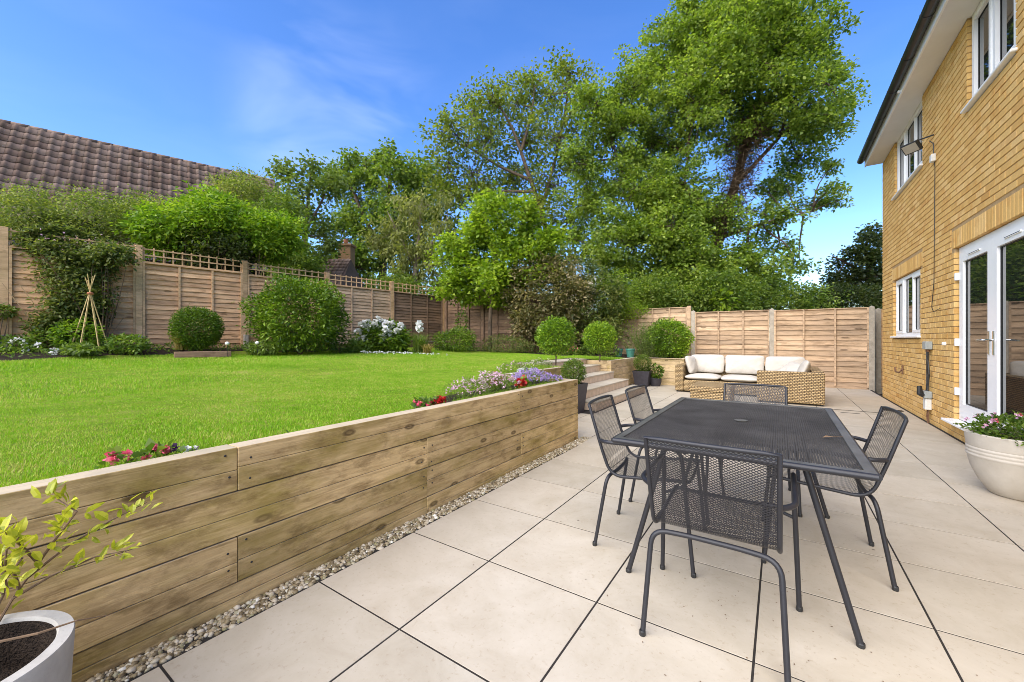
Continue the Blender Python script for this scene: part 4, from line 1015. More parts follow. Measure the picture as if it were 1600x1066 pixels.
def shrub(name, label, c, r, n, L, Wd, lm, base_z=None, amp=.16, fr=3., cat='shrub', group=None, droop=.15, outw=.7, stems=7, lift=0, clump=None):
    c = np.asarray(c, float); bz = c[2]-r[2] if base_z is None else base_z
    o = empty(name, (c[0], c[1], bz), 0, label, cat, group)
    if clump:
        C_, O_ = blob(c, r, clump[0], amp, fr); P, out = spread(C_, O_, n/clump[0], clump[1])
    else: P, out = blob(c, r, n, amp, fr)
    P[:, 2] = np.maximum(P[:, 2], bz+.01)
    leaves(o, 'foliage', P, out, L, Wd, L_[lm], droop, outw, lift)
    tg = P[RNG.integers(0, len(P), stems)]; tg = c+(tg-c)*.8
    shift(twigs((c[0], c[1], bz-.03), tg, .012+.008*r[2]), o.location).build('stem', M['twig'], o)
    return o
# --- topiary
def lollipop(label, base, cz, r):
    o = empty('bay_tree', base, 0, label, 'topiary', 'bay lollipop trees')
    P, d = ball((base[0], base[1], cz), (r, r, r*.93), 5200, .25); leaves(o, 'crown', P, d, .055, .024, L_['bay'], .0, .8)
    MB().tube([(0, 0, -.04), (.012, .004, (cz-base[2])*.4), (0, 0, cz-base[2])], [.014, .012, .010], 8).build('trunk', M['bark'], o)
    shift(twigs((base[0], base[1], cz-r*.5), P[:14], .006), o.location).build('branches', M['bark'], o)
lollipop('lollipop bay tree at the top of the steps, nearer and larger one', (-3.45, 6.62, .70), 1.235, .36)
lollipop('lollipop bay tree behind the steps, farther one', (-3.42, 8.72, .70), 1.215, .375)
def box_ball(label, c, r, base):
    o = empty('box_ball', (c[0], c[1], base), 0, label, 'topiary', 'clipped box balls in planters')
    P, d = ball(c, (r, r, r), 4200, .3); leaves(o, 'crown', P, d, .026, .015, L_['box'], 0, .6)
    MB().tube([(0, 0, 0), (0, 0, c[2]-base)], .012, 6).build('trunk', M['bark'], o)
    shift(twigs((c[0], c[1], base+.02), P[:10], .006), o.location).build('branches', M['bark'], o)
box_ball('clipped box ball in the tall planter at the wall end', (-2.77, 5.93, .655), .205, .45)
box_ball('clipped box ball in the corner planter by the sofa', (-2.88, 10.22, .575), .225, .36)
shrub('potted_plant', 'leafy green plant in the small round pot by the corner', (-2.62, 10.42, .36), (.19, .19, .17), 420, .075, .04, 'shrub', .18, cat='plant')
shrub('potted_plant', 'low yellow-green plant behind the end of the sleeper wall', (-2.72, 5.15, .47), (.22, .22, .13), 900, .03, .014, 'yellow', .37, cat='plant')
# --- shrubs in the planter beside the sofa
o = empty('rosemary_bush', (-3.0, 11.45, .66), 0, 'upright feathery rosemary bush in the raised planter', 'shrub')
n = 560; bx = RNG.normal(size=(n, 2))*np.array([.17, .15]); tips = np.concatenate([bx*2.1+np.array([0, 0]), .62+RNG.uniform(0, .42, (n, 1))-.5*(bx**2).sum(1, keepdims=True)*4], 1)
Pn = []
for k in range(26):
    t = (k+1)/26; Pn.append(np.concatenate([bx, np.zeros((n, 1))], 1)*(1-t)+tips*t)
P = np.concatenate(Pn)+np.array([-3.0, 11.45, .66]); leaves(o, 'foliage', P, None, .05, .011, L_['rosemary'], -.9, 0)
m = MB()
for b, t in list(zip(bx, tips))[::4]: m.tube([(b[0], b[1], 0), tuple(t)], [.004, .001], 4)
m.build('stem', M['stem'], o)
shrub('rounded_shrub', 'glossy bright green rounded shrub in the raised planter beside the sofa', (-2.52, 11.5, 1.17), (.56, .55, .55), 7500, .085, .030, 'bay', .66, .1, 4, outw=.8)
# --- shrubs on the lawn's far border
shrub('large_shrub', 'large rounded glossy green shrub in front of the left fence', at(469, 492, 8.75), (.97, .95, .80), 15000, .085, .036, 'shrub', .84, .11, 5, outw=.7)
shrub('clipped_shrub', 'small clipped dark green shrub against the left fence', at(308, 513, 7.9), (.47, .42, .42), 15000, .04, .018, 'shrub', .90, .04, 3)
def tuft(name, label, c, n, h, sp, lm, wd=.010, cat='plant'):
    o = empty(name, c, 0, label, cat); A = []; 
    a = RNG.uniform(0, 6.28, n); d = np.stack([np.cos(a), np.sin(a)], 1); hh = h*RNG.uniform(.5, 1.1, n); r_ = sp*RNG.uniform(.2, 1.1, n)
    s = np.stack([-d[:, 1], d[:, 0], 0*a], 1)*wd/2; b0 = np.concatenate([RNG.normal(size=(n, 2))*sp*.12, np.zeros((n, 1))], 1)
    ks = [0, .35, .7, 1.0]; rows = []
    for k in ks: rows.append((b0+np.concatenate([d*(r_*k**1.6)[:, None], (hh*(1.25*k-.45*k**2.6))[:, None]], 1), s*(1-k*.9)))
    V = []; F = []
    for (p, q), (p2, q2) in zip(rows[:-1], rows[1:]): V.append(np.stack([p-q, p+q, p2+q2, p2-q2], 1).reshape(-1, 3))
    V = np.concatenate(V); link('blades', npmesh('blades', V, np.arange(len(V)).reshape(-1, 4), L_[lm]), o)
    MB().lathe([(sp*.16, -.02), (sp*.12, .03), (.0001, .04)], 8).build('crown_base', M['soil'], o); return o
tuft('ornamental_grass', 'straw-coloured tuft of ornamental grass beside the clipped shrub', tuple(at(284, 547, 7.75)), 170, .42, .34, 'yellow', .014)
tuft('ornamental_grass', 'green tuft of long leaves beside the white peonies', tuple(at(655, 551, 10.6)), 240, .62, .5, 'bed', .022)
tuft('ornamental_grass', 'pale yellow strappy tuft in front of the white peonies', tuple(at(668, 553, 10.3)), 110, .32, .36, 'yellow', .022)
def flower_heads(parent, name, P, r, mat, n=9, up=.5):
    loc = np.array(parent.location)
    if 1 < len(P) <= 24:
        for p in P: flower_heads(parent, name, [p], r, mat, n, up)
        return
    k = len(P); Q = np.repeat(np.asarray(P), n, 0); d = unit(RNG.normal(size=(len(Q), 3))+np.array([0, 0, up]))
    o = link(name, leaf_mesh(name, Q+d*r*.15-loc, r, r*.95, mat, 0, d, 1.6, RNG, 0, .65), parent)
    if k > 24: o['kind'] = 'stuff'
    return o
o = shrub('peony_bush', 'dark leafy bush covered in large white blooms by the left fence', at(600, 532, 10.5), (.72, .6, .52), 5200, .13, .045, 'shrub', .86, .1, 4)
P = [at(x, y, 10.1+rnd.uniform(-.2, .1)) for x, y in ((590, 500), (597, 503), (604, 507), (583, 508), (576, 505), (592, 509), (612, 507), (602, 515), (607, 520), (610, 529), (599, 527), (626, 509), (566, 507), (561, 531), (560, 519), (573, 512), (655, 508), (655, 513), (570, 528), (620, 518))]
flower_heads(o, 'bloom', P, .10, M['white'], 26)
shrub('low_shrub', 'low dark shrub under the corner post of the left fence', at(712, 534, 11.6), (.75, .5, .36), 3800, .07, .03, 'shrub', .88)
shrub('low_shrub', 'spreading dusky green shrub at the foot of the small tree', at(790, 540, 11.7), (.85, .5, .30), 3600, .06, .022, 'climber', .84)
shrub('rose_stem', 'thin upright rose against the dark corner fence', at(722, 508, 12.2), (.22, .2, .5), 420, .07, .04, 'bed', .9)
for lb, px, py, Z, r, lm in (('leafy perennial beside the large rounded shrub', 530, 535, 9.6, (.42, .35, .32), 'bed'), ('low green clump at the foot of the white peonies', 560, 545, 9.9, (.4, .3, .2), 'bed'),
    ('grey-green mound at the foot of the left fence by the clipped shrub', 410, 543, 8.3, (.5, .25, .13), 'rosemary'), ('fresh green foliage at the foot of the bamboo wigwam', 122, 525, 7.0, (.42, .3, .30), 'ash'),
    ('spreading low green plant to the right of the bamboo wigwam', 195, 538, 7.15, (.52, .3, .16), 'bed'), ('low leafy border plant at the far left edge', 25, 542, 6.7, (.5, .28, .17), 'bed'), ('low pale green mat in front of the bamboo wigwam', 125, 547, 6.6, (.5, .2, .07), 'rosemary'),
    ('broad leafy clump between the far left plant and the wigwam', 75, 535, 6.9, (.42, .3, .24), 'bed'), ('small sprig of leaves poking in at the left edge', -4, 487, 6.6, (.20, .2, .10), 'pale')):
    p = at(px, py, Z); shrub('border_plant', lb, p, r, int(2600*r[0]), .07, .034, lm, min(p[2]-r[2], lawn_z(p[0], p[1])), .2, 5, 'plant')
# white flowers dotted along the border
o = empty('white_flowers', tuple(at(40, 540, 6.6)), 0, 'white and pale pink flowers in the border below the climber', 'flowers')
flower_heads(o, 'bloom', [at(x, y, 6.5) for x, y in ((28, 532), (36, 536), (60, 539), (18, 536), (84, 547), (84, 553), (40, 545))], .05, M['white'], 14)
m = MB()
for x, y in ((28, 532), (36, 536), (60, 539), (84, 547)):
    p = at(x, y, 6.5); m.tube([tuple(p), (p[0], p[1], .84)], .004, 4)
shift(m, o.location).build('stem', M['stem'], o)
n = 150; xs = np.r_[RNG.uniform(565, 645, 120), RNG.uniform(640, 700, 30)]; pk = np.array([at(x, 554+RNG.normal()*1.2, 9.55) for x in xs])
kk = empty('fallen_petals', tuple(at(610, 555, 9.6)), 0, 'scatter of fallen white petals on the lawn edge below the peonies', 'petals'); pk[:, 2] = lawn_z(pk[:, 0], pk[:, 1])+.03
link('petal', leaf_mesh('petal', pk-np.array(kk.location), .05, .04, M['white'], 0, None), kk); kk['kind'] = 'stuff'
for x, y, Z, lb in ((355, 537, 7.6, 'white ball light on the soil beside the clipped shrub'), (402, 536, 8.0, 'white ball light on the soil below the large shrub')):
    p = at(x, y, Z); q = empty('ball_light', tuple(p), 0, lb, 'garden light', 'white ball lights'); MB().lathe([(.0001, -.035), (.02, -.03), (.036, -.008), (.036, .008), (.02, .03), (.0001, .035)], 14).build('globe', M['white_box'], q, True); MB().tube([(0, 0, -.03), (0, 0, -.25)], .005, 5).build('spike', M['black'], q)
tb_ = empty('timber_block', (*at(318, 549, 7.45)[:2], .90), R(75), 'short brown timber edging block on the lawn edge', 'timber')
MB().box(-.42, .42, -.05, .05, -.06, .05, .008).build('block', M['fence_dark'], tb_)
# mixed low growth covering the soil of the borders
n = 26000; u = RNG.uniform(-10.6, -4.7, n); v = RNG.uniform(-.5, 12.2, n); k = lawn_inside(u, v) & bed_at(u, v); u, v = u[k], v[k]
dn = .5+.5*np.sin(u*3.1+1)*np.sin(v*2.3); k = RNG.uniform(0, 1, len(u)) < dn+.25; u, v = u[k], v[k]
P = np.stack([u, v, lawn_z(u, v)+RNG.uniform(0, .14, len(u))*(.4+.6*np.sin(u*2.3+v*1.9)**2)], 1)
tag(link('ground_cover', leaf_mesh('ground_cover', P, .06, .03, L_['bed'], -.2, None)), 'mixed low green growth covering the soil of the borders', 'ground cover', kind='stuff')
# wigwam of canes
wc = at(141, 532, 6.9); wg = empty('bamboo_wigwam', (wc[0], wc[1], .88), 0, 'wigwam of bamboo canes tied at the top in front of the climber', 'plant support')
for k in range(6):
    a = k*math.pi/3+.3; b = (math.cos(a)*.27, math.sin(a)*.27, -.05); MB().tube([b, (-b[0]*.22, -b[1]*.22, 1.36+rnd.uniform(-.06, .05))], [.009, .007], 6).build('cane', M['cane'], wg)
MB().lathe([(.035, 1.06), (.045, 1.08), (.035, 1.10)], 10).build('twine', M['terracotta'], wg)
# climber on the left fence
o = empty('climber', (-10.42, 2.0, .95), 0, 'dark leafy climber spreading over the left fence and its trellis', 'climber')
bl = [(at(120, 395, 7.35), (.22, .62, .26), 60), (at(120, 420, 7.25), (.2, .50, .3), 60), (at(125, 465, 7.2), (.16, .42, .35), 60), (at(105, 505, 7.15), (.16, .52, .25), 40), (at(60, 385, 7.3), (.2, .5, .12), 24), (at(175, 400, 7.45), (.2, .35, .16), 24), (at(95, 375, 7.4), (.25, .6, .15), 34)]
C_, O_ = clumps_in(bl); P, out = spread(C_, O_, 66, .09); P[:, 0] = np.maximum(P[:, 0], -10.75); leaves(o, 'foliage', P, out, .075, .036, L_['climber'], .35, .5)
shift(twigs((-10.38, 1.95, .9), C_[::5], .014), o.location).build('stem', M['twig'], o)
P2, o2 = spread(C_[:40], O_[:40], 3, .12); leaves(o, 'bloom', P2+np.array([.1, 0, .05]), o2, .035, .03, M['rose'], 0, .5)
n = 0
m = MB()
for k in range(5):      # diamond trellis on the panel
    for s in (-1, 1):
        m.tube([(-10.62, 1.35+.18*k, 1.1), (-10.62, 1.35+.18*k+s*.5, 2.1)], .007, 4)
tr_ = empty('trellis_panel', (-10.52, 1.8, 1.1), 0, 'thin diamond trellis behind the climber on the left fence', 'trellis'); shift(m, tr_.location).build('lattice', M['post'], tr_)

# --- trees
def limb(m, a, b, r0, r1, wob=.06, n=6, seg=6, sag=0.):
    a = np.asarray(a, float); b = np.asarray(b, float); L = np.linalg.norm(b-a); off = RNG.normal(size=(2, 3))*wob*L
    pts = []
    for i in range(seg+1):
        t = i/seg; p = a*(1-t)+b*t+off[0]*math.sin(math.pi*t)+off[1]*math.sin(2*math.pi*t)*.5; p[2] += sag*math.sin(math.pi*t); pts.append(tuple(p))
    m.tube(pts, [r0+(r1-r0)*(i/seg) for i in range(seg+1)], n, False); return pts
def tree(name, label, trunk, blobs, per, sig, L, Wd, lm, Z, depth=.8, bark='bark', cat='tree', group=None, r0=.22, nclump=1.0, droop=.3, twig_r=.02, outw=.35, shell=.5, every=2, trunk_mat=None, lr=.45):
    """trunk: list of paths of photo pixels (px, py[, dz]); blobs: (px, py, r[, ry]) in photo pixels at depth about Z"""
    gz_ = -.15; base = at(trunk[0][0][0], 530, Z); o = empty(name, (base[0], base[1], gz_), 0, label, cat, group)
    m = MB(); nodes = []
    for k, path in enumerate(trunk):
        pts = [at(q[0], q[1], Z+(q[2] if len(q) > 2 else 0)) for q in path]
        if k == 0: pts[0][2] = gz_
        n = len(pts); sm = []
        for i in range(n-1):
            for s in range(4):
                t = s/4; p0, p1, p2, p3 = pts[max(i-1, 0)], pts[i], pts[i+1], pts[min(i+2, n-1)]
                sm.append(.5*((2*p1)+(-p0+p2)*t+(2*p0-5*p1+4*p2-p3)*t*t+(-p0+3*p1-3*p2+p3)*t**3))
        sm.append(pts[-1]); rr = r0*(1 if k == 0 else lr)
        m.tube([tuple(p+RNG.normal(size=3)*.02*rr) for p in sm], [rr*(1-.82*(i/(len(sm)-1))**.8) for i in range(len(sm))], 10, False)
        nodes += sm[2:]
    shift(m, o.location).build('trunk', M[trunk_mat or bark], o, True)
    nodes = np.array(nodes); bl = []
    for b in blobs:
        rx = b[2]/629*Z; rz = (b[3] if len(b) > 3 and b[3] else b[2])/629*Z
        c = at(b[0], b[1], Z+(b[4] if len(b) > 4 else RNG.uniform(-1, 1)*depth)); bl.append((c, (rx, rx, rz), max(4, int(nclump*11*max(rx, .35)**1.7*max(rz, .35)**.6))))
    C_, O_ = clumps_in(bl, shell=shell); P, out = spread(C_, O_, per, sig)
    leaves(o, 'crown', P, out, L, Wd, L_[lm], droop, outw)
    m = MB()
    for c, r, k in bl:
        a = nodes[np.argmin(np.linalg.norm(nodes-(c-np.array([0, 0, .35*r[2]])), axis=1))]; limb(m, a, c, twig_r*2.2*min(1, .35+.4*r[0]), twig_r*min(1, .3+.4*r[0]), .05)
    i0 = 0
    for c, r, k in bl:
        for q in C_[i0:i0+k:every]: limb(m, c+RNG.normal(size=3)*.1, q, twig_r*.7, twig_r*.2, .07, 4, 3)
        i0 += k
    tag(shift(m, o.location).build('branches', M[bark], o, True), kind='stuff')
    return o
BG = 'trees beyond the garden fences'
tall = tree('tall_tree', 'tall broad tree with an ivy-brown trunk beside the house', [[(1095, 530), (1100, 440), (1128, 360), (1148, 290), (1165, 225), (1185, 150), (1195, 60)], [(1095, 470), (1050, 400), (1000, 330), (965, 250), (950, 190)], [(1148, 290), (1190, 245), (1240, 190), (1290, 130)], [(1100, 430), (1065, 350), (1075, 240), (1080, 120)], [(1128, 370), (1190, 350), (1270, 330)], [(1165, 215), (1150, 140), (1120, 60)]],
    [(1185, 15, 75), (1095, 45, 75), (1130, -30, 70), (1045, 100, 65), (985, 140, 55), (1245, 70, 65), (1165, 95, 90), (1095, 160, 85), (1300, 110, 30), (1312, 160, 25), (1285, 190, 40), (1235, 160, 70), (1250, 245, 45), (930, 160, 35), (950, 215, 60), (1020, 220, 75), (905, 250, 35), (920, 310, 50), (990, 300, 70), (1060, 300, 70), (930, 390, 50), (985, 380, 60), (1045, 380, 65), (1100, 330, 45), (960, 440, 45), (1030, 440, 55), (1100, 440, 50),
     (1200, 300, 30), (1295, 298, 22, 14), (1265, 320, 28, 14), (1310, 315, 20, 10), (1215, 385, 26, 16), (1240, 400, 22, 12), (1180, 370, 26), (1150, 420, 34), (1180, 200, 45), (1225, 290, 26, 18), (1190, 440, 30), (1075, 400, 45), (1120, 470, 50), (1050, 470, 60), (985, 460, 50), (1140, 330, 30), (1075, 350, 50), (1150, 455, 40), (1210, 350, 26, 14), (1240, 335, 24, 12), (1190, 330, 26, 16), (1170, 400, 30, 20), (1205, 420, 30, 16), (1250, 420, 18, 10), (1300, 260, 14, 10), (1325, 150, 14), (1275, 70, 24), (1215, 8, 30), (1118, 432, 36, None, -1.3), (1085, 410, 40, None, -1.4), (1150, 405, 24, None, -1.1), (1050, 360, 40, None, -1.4), (1100, 470, 44, None, -1.4)],
    88, .22, .135, .095, 'big', 16.5, 1.4, r0=.32, lr=.36, nclump=1.75, twig_r=.035, group=BG, trunk_mat='ivy_bark')
# brown ivy stems matted round the trunk of the tall tree
ip = [at(1128, 372, 16.2), at(1148, 300, 16.2), at(1163, 235, 16.2), at(1172, 195, 16.2)]; IP = []; ID = []
for k in range(3200):
    t = RNG.uniform(0, 2.999); i = int(t); p = ip[i]*(1-t+i)+ip[i+1]*(t-i); IP.append(p+RNG.normal(size=3)*np.array([.34, .34, .3]))
leaves(tall, 'ivy_stems', np.array(IP), None, .42, .035, M['ivy_bark'], .1, 0)
tree('open_tree', 'thin-crowned tree with sky showing through its leaves, left of the tallest tree', [[(880, 530), (868, 430), (845, 330), (825, 270), (800, 200), (770, 150)], [(845, 330), (870, 240), (885, 160), (890, 110)], [(825, 280), (780, 260), (730, 230), (690, 220)], [(835, 300), (770, 300), (720, 310)], [(815, 235), (830, 180), (835, 140)]],
    [(890, 120, 38), (860, 150, 42), (810, 160, 42), (770, 160, 36), (740, 180, 34), (715, 210, 32), (690, 215, 26), (760, 215, 46), (820, 220, 48), (870, 215, 46), (700, 260, 36), (740, 270, 44), (800, 280, 48), (860, 290, 46), (890, 340, 44), (720, 310, 36), (770, 320, 46), (840, 350, 46), (890, 400, 40), (690, 300, 26), (905, 170, 30), (900, 260, 36), (835, 135, 30), (790, 130, 18), (735, 150, 16), (680, 240, 16)],
    34, .30, .17, .12, 'back', 19.5, 1.5, r0=.2, nclump=1.35, twig_r=.026, group=BG, every=1)
tree('oak_tree', 'dark dense oak beyond the left fence behind the chimney', [[(600, 530), (598, 420), (605, 330), (610, 270)], [(600, 400), (560, 320), (540, 270)], [(602, 370), (650, 310), (670, 280)]],
    [(540, 262, 30), (520, 280, 26), (575, 260, 34), (620, 262, 38), (655, 280, 32), (560, 310, 45), (620, 320, 50), (670, 320, 34), (540, 360, 40), (590, 380, 50), (560, 420, 40), (640, 390, 45), (600, 250, 24), (690, 300, 20), (520, 410, 30), (700, 350, 30)],
    70, .27, .20, .14, 'oak', 21, 1.0, r0=.3, nclump=1.1, twig_r=.03, group=BG)
tree('birch_tree', 'pale airy tree between the neighbouring roof and the oak', [[(478, 530), (476, 420), (480, 330), (486, 270)], [(477, 380), (455, 310), (440, 280)], [(478, 360), (505, 310), (515, 270)]],
    [(450, 272, 18, 12), (485, 272, 22), (470, 300, 26), (505, 300, 24), (445, 310, 18), (480, 340, 34), (460, 380, 30), (505, 370, 26), (484, 410, 32), (515, 285, 14), (450, 415, 30), (516, 380, 12)],
    80, .22, .17, .10, 'pale', 15, .6, r0=.14, nclump=1.2, twig_r=.02, group=BG)
tree('willow_tree', 'olive green drooping tree behind the trellis right of the chimney', [[(650, 530), (648, 440), (655, 360), (660, 310)], [(650, 420), (620, 360), (605, 330)], [(650, 410), (690, 360), (700, 330)]],
    [(640, 320, 26), (670, 320, 28), (620, 350, 28), (655, 360, 36), (690, 350, 26), (605, 390, 24), (640, 400, 40), (680, 400, 36), (610, 430, 26), (650, 440, 34), (690, 440, 26), (590, 375, 14)],
    80, .22, .17, .065, 'olive', 14.6, .6, 'bark_pale', r0=.14, nclump=1.4, droop=.9, twig_r=.018, group=BG)
tree('small_tree', 'small lime green tree growing in the corner of the garden', [[(765, 545), (766, 500), (770, 460), (775, 410), (780, 360)], [(768, 470), (735, 420), (715, 380)], [(769, 465), (810, 410), (835, 370)], [(772, 430), (770, 370), (760, 335)]],
    [(780, 330, 26), (740, 350, 30), (810, 345, 28), (715, 385, 30), (755, 385, 40), (800, 385, 38), (840, 380, 30), (700, 415, 24), (735, 425, 36), (780, 425, 38), (825, 420, 32), (860, 400, 22), (705, 445, 20), (740, 460, 26), (790, 455, 26), (870, 375, 14), (760, 320, 16), (865, 430, 20), (820, 330, 14)],
    130, .20, .14, .08, 'lime', 12.2, .7, r0=.085, nclump=2.7, twig_r=.014, droop=.15)
shrub('variegated_shrub', 'large dark shrub with bronze and cream leaves behind the topiary', at(858, 470, 11.9), (1.30, 1.0, 1.35), 20000, .11, .05, 'varieg', .75, .22, 4, clump=(420, .13))
shrub('variegated_shrub', 'lower dark shrub with pale flowers left of the climbing foliage', at(925, 480, 12.0), (1.0, .8, 1.15), 11000, .11, .046, 'climber', .75, .22, 4, clump=(260, .13))
o = empty('viburnum_blossom', tuple(at(900, 470, 11.2)), 0, 'sprays of cream blossom on the dark shrub behind the topiary', 'blossom')
C_, O_ = blob(at(905, 462, 11.6), (.75, .6, .7), 60); P, out = spread(C_, O_, 16, .07); leaves(o, 'blossom', P, out, .05, .035, M['cream_petal'], 0, .5)
shift(twigs(at(905, 500, 11.8), C_[::4], .008), o.location).build('stem', M['twig'], o)
shrub('golden_climber', 'yellow-green climbing foliage spilling over the far fence behind the topiary', at(955, 470, 12.1), (.75, .6, .85), 6500, .06, .03, 'lime', .8, .25, 5, clump=(200, .12), cat='climber')
shrub('golden_climber', 'trailing tips of yellow-green foliage along the top of the grey fence panel', at(985, 487, 12.3), (.55, .35, .22), 1300, .055, .03, 'lime', None, .25, 5, clump=(50, .09), cat='climber')
# hedge growth beyond the far fence
for lb, px, py, rx, rz, Z, lm, n in (('dark hedge beyond the grey fence panel', 1010, 470, 1.3, .95, 14.2, 'oak', 7000), ('mid green hedge directly behind the middle of the far fence', 1110, 468, 1.5, .9, 14.0, 'oak', 8500), ('dark hedge behind the right half of the far fence', 1215, 474, 1.6, .75, 14.4, 'oak', 8000), ('low hedge beside the house beyond the far fence', 1320, 474, 1.5, .62, 14.8, 'dark', 8000), ('rounded dark bush rising behind the right half of the far fence', 1190, 455, .95, .7, 15.2, 'oak', 4600)):
    shrub('hedge_shrub', lb, at(px, py, Z), (rx, .8, rz), n, .11, .06, lm, -.12, .2, 4, 'hedge', 'hedge shrubs beyond the far fence', clump=(n//24, .16))
shrub('sapling', 'pale lime sapling poking above the far fence', at(1130, 470, 13.2), (.38, .2, .30), 70, .20, .12, 'lime', -.1, .2, 4, 'plant', stems=5)
tree('feathery_tree', 'dark feathery tree beside the brick house beyond the far fence', [[(1365, 530), (1360, 440), (1352, 390)], [(1360, 430), (1320, 410), (1300, 400)], [(1362, 440), (1395, 390), (1400, 360)]],
    [(1355, 372, 24, 12), (1375, 362, 22, 12), (1335, 395, 26, 12), (1365, 395, 28, 14), (1310, 412, 20, 10), (1345, 420, 34, 14), (1300, 437, 20, 10), (1335, 445, 34, 16), (1375, 430, 34, 22), (1310, 460, 30, 14), (1360, 465, 36, 18), (1400, 385, 26)],
    80, .24, .20, .10, 'dark', 19, .8, r0=.2, nclump=1.5, twig_r=.025, group=BG)
# hedge behind the left fence
HG = 'shrubs behind the left fence'
for lb, px, py, rx, rz, Z, lm, L, Wd, n in (('fine-leaved dull green hedge at the far left behind the fence', 40, 340, 1.15, .62, 8.9, 'hedge', .06, .03, 9000), ('fine-leaved hedge above the climber with brownish tips', 150, 345, 1.05, .62, 9.1, 'hedge', .06, .03, 8000), ('greyish hedge under the tiled roof above the bamboo wigwam', 225, 345, .9, .55, 9.6, 'hedge', .06, .03, 6500),
    ('bright green ash-leaved shrub behind the left fence', 330, 345, 1.05, .68, 9.6, 'ash', .12, .048, 8500), ('bright green ash-leaved shrub left of the clipped shrub, behind the fence', 260, 362, .9, .5, 9.3, 'ash', .12, .048, 6000), ('bright leafy shrub to the right, behind the fence and large shrub', 415, 370, .9, .55, 10.0, 'ash', .12, .048, 6000), ('dark climber growing up over the end of the tiled roof', 375, 300, 1.3, .55, 13.2, 'hedge', .08, .04, 6500), ('dull green shrub below the end of the tiled roof', 435, 345, 1.0, .8, 12.5, 'oak', .09, .05, 6500), ('dark shrub in the gap behind the trellis below the chimney', 462, 425, .85, .7, 12.6, 'oak', .1, .055, 6500), ('dark shrub filling the gap behind the corner post of the left fence', 725, 450, 1.5, .75, 15.0, 'oak', .1, .055, 7000), ('dark shrub behind the trellis under the olive tree', 618, 455, 1.25, .6, 14.0, 'oak', .1, .055, 6500), ('dark shrub deep behind the fence at the left edge', 110, 385, 1.6, .5, 9.5, 'dark', .09, .05, 6500), ('dark shrub deep behind the fence below the bright leaves', 330, 395, 1.7, .45, 9.9, 'dark', .09, .05, 6500)):
    p = at(px, py, Z); shrub('hedge_shrub', lb, p, (rx, .7, rz), n, L, Wd, lm, .6, .2, 4, 'shrub', HG, clump=(n//30, .13))

# --- flowers along the top of the sleeper wall
def bedding(label, c, r, n, L, Wd, lm, fl, nf, fs, cat='flowers', group='bedding plants on the wall top', petals=5, h=1.0):
    c = np.array([c[0], c[1], lawn_z(c[0], c[1])-.02]); o = empty('bedding_plant', tuple(c), 0, label, cat, group)
    P, d = blob(c+np.array([0, 0, r[2]*.5]), r, n, .2, 5); P[:, 2] = np.maximum(P[:, 2], c[2]+.005); leaves(o, 'foliage', P, d, L, Wd, L_[lm], 0, .6, .25)
    if nf:
        Q, _ = blob(c+np.array([0, 0, r[2]*.55*h]), (r[0]*1.02, r[1]*1.02, r[2]*1.05), nf*2, .2, 5, .75); Q = Q[Q[:, 2] > c[2]+r[2]*.55][:nf]
        if len(Q): flower_heads(o, 'bloom', Q, fs, M[fl], petals)
    return o
bedding('pink begonia at the near end of the wall top', (-2.19, .46), (.06, .05, .05), 45, .04, .03, 'bed', 'pink', 4, .02, petals=16)
bedding('pink begonia beside the dark leaved pansy on the wall top', (-2.17, .57), (.06, .05, .06), 60, .045, .035, 'bed', 'pink', 5, .02, petals=16)
o = bedding('dark purple and white pansy beside the pink begonias', (-2.15, .65), (.05, .055, .04), 40, .03, .025, 'bed', 'purple', 6, .022, petals=6)
flower_heads(o, 'bloom', [np.array(o.location)+np.array([.0, .02, .05]), np.array(o.location)+np.array([.02, .045, .045])], .018, M['white'], 9)
bedding('single pale pink daisy on the wall top', (-2.16, 1.12), (.02, .02, .03), 10, .03, .012, 'bed', 'rose', 2, .014, petals=7)
bedding('crimson begonia in the middle of the wall top', (-2.19, 2.10), (.07, .06, .06), 70, .045, .035, 'bed', 'pink', 7, .024, petals=16)
bedding('dark red begonia beside the crimson one on the wall top', (-2.17, 2.24), (.06, .06, .05), 60, .04, .032, 'bed', 'red', 9, .026, petals=18)
bedding('feathery pale pink bedding plant, left part of the long drift on the wall', (-2.28, 2.75), (.16, .22, .11), 1500, .03, .007, 'rosemary', 'rose', 110, .014)
bedding('feathery pale pink bedding plant, right part of the long drift on the wall', (-2.27, 3.15), (.16, .24, .12), 1700, .03, .007, 'rosemary', 'rose', 130, .014)
bedding('pink and white bedding plant behind the feathery drift', (-2.45, 3.3), (.14, .2, .12), 900, .03, .008, 'rosemary', 'rose', 120, .015)
bedding('red geranium behind the feathery drift', (-2.5, 3.42), (.07, .07, .09), 90, .05, .04, 'bed', 'red', 8, .045, petals=12)
bedding('red geranium in front of the lilac flowers', (-2.2, 3.52), (.06, .07, .07), 80, .045, .035, 'bed', 'red', 9, .04, petals=12)
bedding('mound of lilac flowers filling the end of the wall', (-2.32, 3.86), (.18, .26, .11), 900, .03, .008, 'bed', 'lilac', 300, .014)
bedding('smaller mound of lilac flowers at the corner of the wall', (-2.2, 4.15), (.11, .13, .06), 400, .03, .008, 'bed', 'lilac', 110, .014)
bedding('white flowered bedding plant behind the lilac mound', (-2.55, 4.1), (.13, .2, .1), 500, .03, .008, 'bed', 'white', 60, .014)
bedding('pale pink and green bedding plant at the back corner of the lawn edge', (-3.25, 4.9), (.14, .35, .10), 900, .035, .01, 'rosemary', 'rose', 50, .014)
bedding('pale green bedding with cream flowers beside the bay tree', (-3.3, 5.7), (.14, .4, .10), 900, .035, .01, 'rosemary', 'cream_petal', 50, .014)
